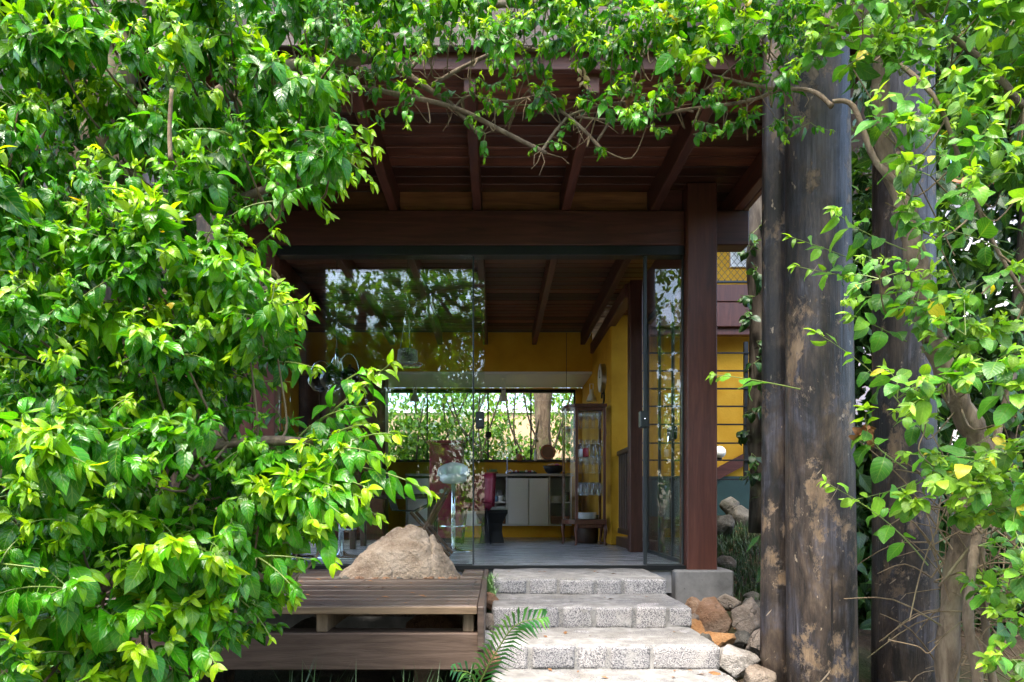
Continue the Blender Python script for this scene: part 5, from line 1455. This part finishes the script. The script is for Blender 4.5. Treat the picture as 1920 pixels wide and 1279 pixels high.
MB().box(4.9, 13.3, 9.2, 14.3, 5.402, 5.6, .02).build('roof', M['terracotta'], nh)
w = bx('window', M['darkmetal'], nh, 7.4, 8.8, 9.46, 9.498, 2.2, 3.4, .01); bx('pane', M['blackgloss'], w, 7.48, 8.72, 9.45, 9.459, 2.28, 3.32, .002)

# ---- garden behind the photographer, seen in the glass
for j, (x, y, hgt, sp, lbl) in enumerate(((-5.5, -8.5, 8.6, 2.6, 'leafy garden tree mirrored at the left of the glass'), (-1.6, -10, 9.0, 2.7, 'leafy garden tree mirrored near the middle of the glass'), (2.6, -9, 8.4, 2.5, 'leafy garden tree mirrored at the right of the glass'), (7, -8, 6.5, 2.2, 'leafy garden tree behind the steps to the far right'), (-9.5, -5, 6.5, 2.2, 'leafy garden tree behind the bush to the far left'))):
    z0 = ground_z(x, y)
    mass('garden_tree', lbl, 'tree', (x, y, z0), [((x, y, hgt * .62), (sp * 1.1, sp * .7, hgt * .38), 7200), ((x + .6, y + .5, hgt * .3), (sp * 1.1, sp * .6, hgt * .18), 2600)], 0, .22, M['leaf_far'], 'simple', (.2, 1),
         [([(x, y, z0 - .1), (x + .1, y, hgt * .35), (x - .1, y, hgt * .75)], .14, .05), ([(x + .1, y, hgt * .35), (x + .8, y + .3, hgt * .6)], .06, .02), ([(x, y, hgt * .4), (x - .9, y - .2, hgt * .65)], .06, .02)])
fb = mass('flower_bed', 'low orange flowering bed mirrored in the sliding door', 'plant', (-.4, -2.6, 0), [((-.6, -2.8, .35), (.9, .5, .25), 900), ((1.6, -3.2, .4), (1.0, .5, .3), 900)], 0, .09, M['leaf_far'], 'simple', (.2, .8))
for j in range(24):
    c = Vector((random.uniform(-1.3, .4), random.uniform(-3, -2.4), random.uniform(.5, .75)))
    MB().lathe([(.004, 0), (.03, .012), (.022, .02), (0.004, .016)], c, 8).build('blossom', M['flower'], fb.root, True)

# ------------------------------------------------------------------ small plants by the steps
pf = thing('palm_seedling', 'green feathery palm frond leaning over the lower steps', 'palm', P(905, 1290, 2.9))
def frond(tip_pts, n, L, w, parent, seed):
    pp = smooth_path(tip_pts, 10); m = MB(); m.tube(pp, [.005 * (1 - .75 * i_ / (len(pp) - 1)) for i_ in range(len(pp))], 5, False)
    rach = m.build('frond', M['twig_green'], parent, True)
    r = random.Random(seed)
    for i_ in range(n):
        t = .12 + .88 * i_ / (n - 1); k_ = min(int(t * (len(pp) - 1)), len(pp) - 2)
        p = pp[k_].lerp(pp[k_ + 1], t * (len(pp) - 1) - k_); tg = (pp[k_ + 1] - pp[k_]).normalized()
        sdv = tg.cross(Vector((.15, -1, .25))).normalized()
        ll = L * (math.sin(math.pi * (.18 + .74 * t)) ** .8) * r.uniform(.9, 1.1)
        for sd in (-1, 1):
            a = (sdv * sd * .8 + tg * .65 + Vector((0, -.1, -.04))).normalized(); nn = (a.cross(tg)).normalized(); wd = a.cross(nn).normalized() * w
            b = p + a * ll * .5 + Vector((0, 0, .01)); e = p + a * ll + Vector((0, 0, -ll * .16))
            mm = MB(); mm.add([p - wd * .3, p + wd * .3, b - wd, b + nn * .003, b + wd, e], [(0, 3, 2), (0, 1, 3), (1, 4, 3), (2, 3, 5), (3, 4, 5)])
            mm.build('leaflet', M['palmleaf'], rach, True)
def palm_mat():
    k = N('palm_leaf'); c = k.ramp(k.rnd(), [(0, (.015, .09, .025)), (.7, (.03, .16, .035)), (1, (.12, .30, .04))])
    p = k.principled(c, .35, 0, None, .5); tl = k.n('ShaderNodeBsdfTranslucent', {'Color': (.12, .3, .03)})
    mx = k.n('ShaderNodeMixShader', {0: .3, 1: p.outputs[0], 2: tl.outputs[0]}); k.t.links.new(mx.outputs[0], k.out.inputs[0]); return k.m
M['palmleaf'] = palm_mat()
frond([P(880, 1330, 2.95), P(905, 1270, 2.85), P(935, 1215, 2.75), P(968, 1172, 2.65), P(1020, 1158, 2.58)], 24, .115, .0065, pf, 1)
frond([P(880, 1330, 2.95), P(890, 1290, 2.9), P(880, 1262, 2.85), P(850, 1258, 2.8)], 10, .08, .006, pf, 2)

sp = thing('spiky_groundcover', 'small dark spiky plant growing between deck and top step', 'plant', P(917, 1150, 4.2))
m = MB()
for j in range(420):
    t = random.random(); b = P(random.gauss(918, 6), 1150 - 65 * t, 4.15 + .25 * t + random.uniform(-.08, .08)); e = b + Vector((random.gauss(0, .035), random.gauss(-.02, .03), random.uniform(.0, .06)))
    w = Vector((.003, 0, .001)); m.add([b - w, b + w, e], [(0, 1, 2)])
m.build('blades', M['leafblade'] if 'leafblade' in M else M['fruit_g'], sp, kind='stuff')
def grass(name, label, spots, h, n, mat, lean=.35):
    m = MB()
    for (c, sx_, sy_) in spots:
        for j in range(n):
            x = c[0] + random.gauss(0, sx_); yy = c[1] + random.gauss(0, sy_); z = max(c[2], ground_z(x, yy)) if c[2] > 5 else (c[2] if c[2] > -50 else ground_z(x, yy))
            hh = h * random.uniform(.4, 1.2); a = random.uniform(0, 6.28); l = Vector((math.cos(a), math.sin(a), 0)) * hh * lean * random.uniform(.3, 1.5)
            b = Vector((x, yy, z)); w = Vector((math.sin(a), -math.cos(a), 0)) * .0035
            md_ = b + l * .35 + Vector((0, 0, hh * .65)); e = b + l + Vector((0, 0, hh))
            m.add([b - w, b + w, md_ + w * .8, md_ - w * .8, e], [(0, 1, 2, 3), (3, 2, 4)])
    o = m.build(name, mat, None, False, 'stuff'); tag(o, label, 'grass'); return o
M['grassblade'] = plain('grass_blade', (.03, .075, .015), .5, 0, .5)
grass('grass', 'grass tufts below the front of the deck', [((X(px, 2.98), 2.98, -99), .05, .03) for px in (760, 800, 840, 870, 620, 560)], .34, 26, M['grassblade'])
grass('slope_grass', 'shaded grass on the slope right of the house', [((x, y, -99), .18, .22) for x, y in ((1.9, 5.6), (2.1, 6.1), (2.3, 6.6), (2.6, 7.1), (2.2, 7.2), (1.95, 6.6), (2.0, 5.1), (2.9, 7.5))], .10, 420, M['grassblade'], .6)
# fallen leaves
m = MB()
for j in range(500):
    x = random.uniform(1.55, 2.8); yy = random.uniform(4.3, 7.5); z = ground_z(x, yy) + .012; a = random.uniform(0, 6.28); s_ = random.uniform(.015, .035)
    u = Vector((math.cos(a), math.sin(a), random.uniform(-.3, .3))) * s_; w = Vector((-math.sin(a), math.cos(a), random.uniform(-.3, .3))) * s_ * .5; c = Vector((x, yy, z))
    m.add([c - u, c + w, c + u, c - w], [(0, 1, 2, 3)])
tag(m.build('leaf_litter', M['deadleaf'], None, False, 'stuff'), 'brown fallen leaves scattered on the shaded slope', 'leaf litter')

m = MB()
for j in range(70):
    if j < 34: c = Vector((random.uniform(-1.9, -.12), random.uniform(3.2, 4.3), DT + .006))
    elif j < 58:
        k_ = random.randrange(4); c = Vector((random.uniform(0, 1.05), fronts[k_] + random.uniform(.2, .45), tops[k_] + .006))
    else: c = Vector((random.uniform(-1.05, -.25), 4.385 + random.uniform(0, .02), DT - .0))
    a = random.uniform(0, 6.28); s_ = random.uniform(.010, .026)
    u = Vector((math.cos(a), math.sin(a), .15)) * s_; w = Vector((-math.sin(a), math.cos(a), .2)) * s_ * .45
    m.add([c - u, c + w, c + u, c - w + Vector((0, 0, s_ * .3))], [(0, 1, 2), (0, 2, 3)])
tag(m.build('fallen_leaves', M['deadleaf'], None, False, 'stuff'), 'few dry leaves fallen on the deck boards and steps', 'leaf litter')
for j in range(16):
    x = -1.03 + j * .052 + random.uniform(-.015, .015); r = random.uniform(.014, .03)
    rock('pebble', (x, 4.40 + random.uniform(0, .03), DT - .012), (r * 1.3, r, r), M[random.choice(('rock_t', 'rock_o', 'rock_g'))], 'small pebble in the row at the front of the boulder', 200 + j, 8, ICP, 0, 'pebbles along the boulder', 'pebble')
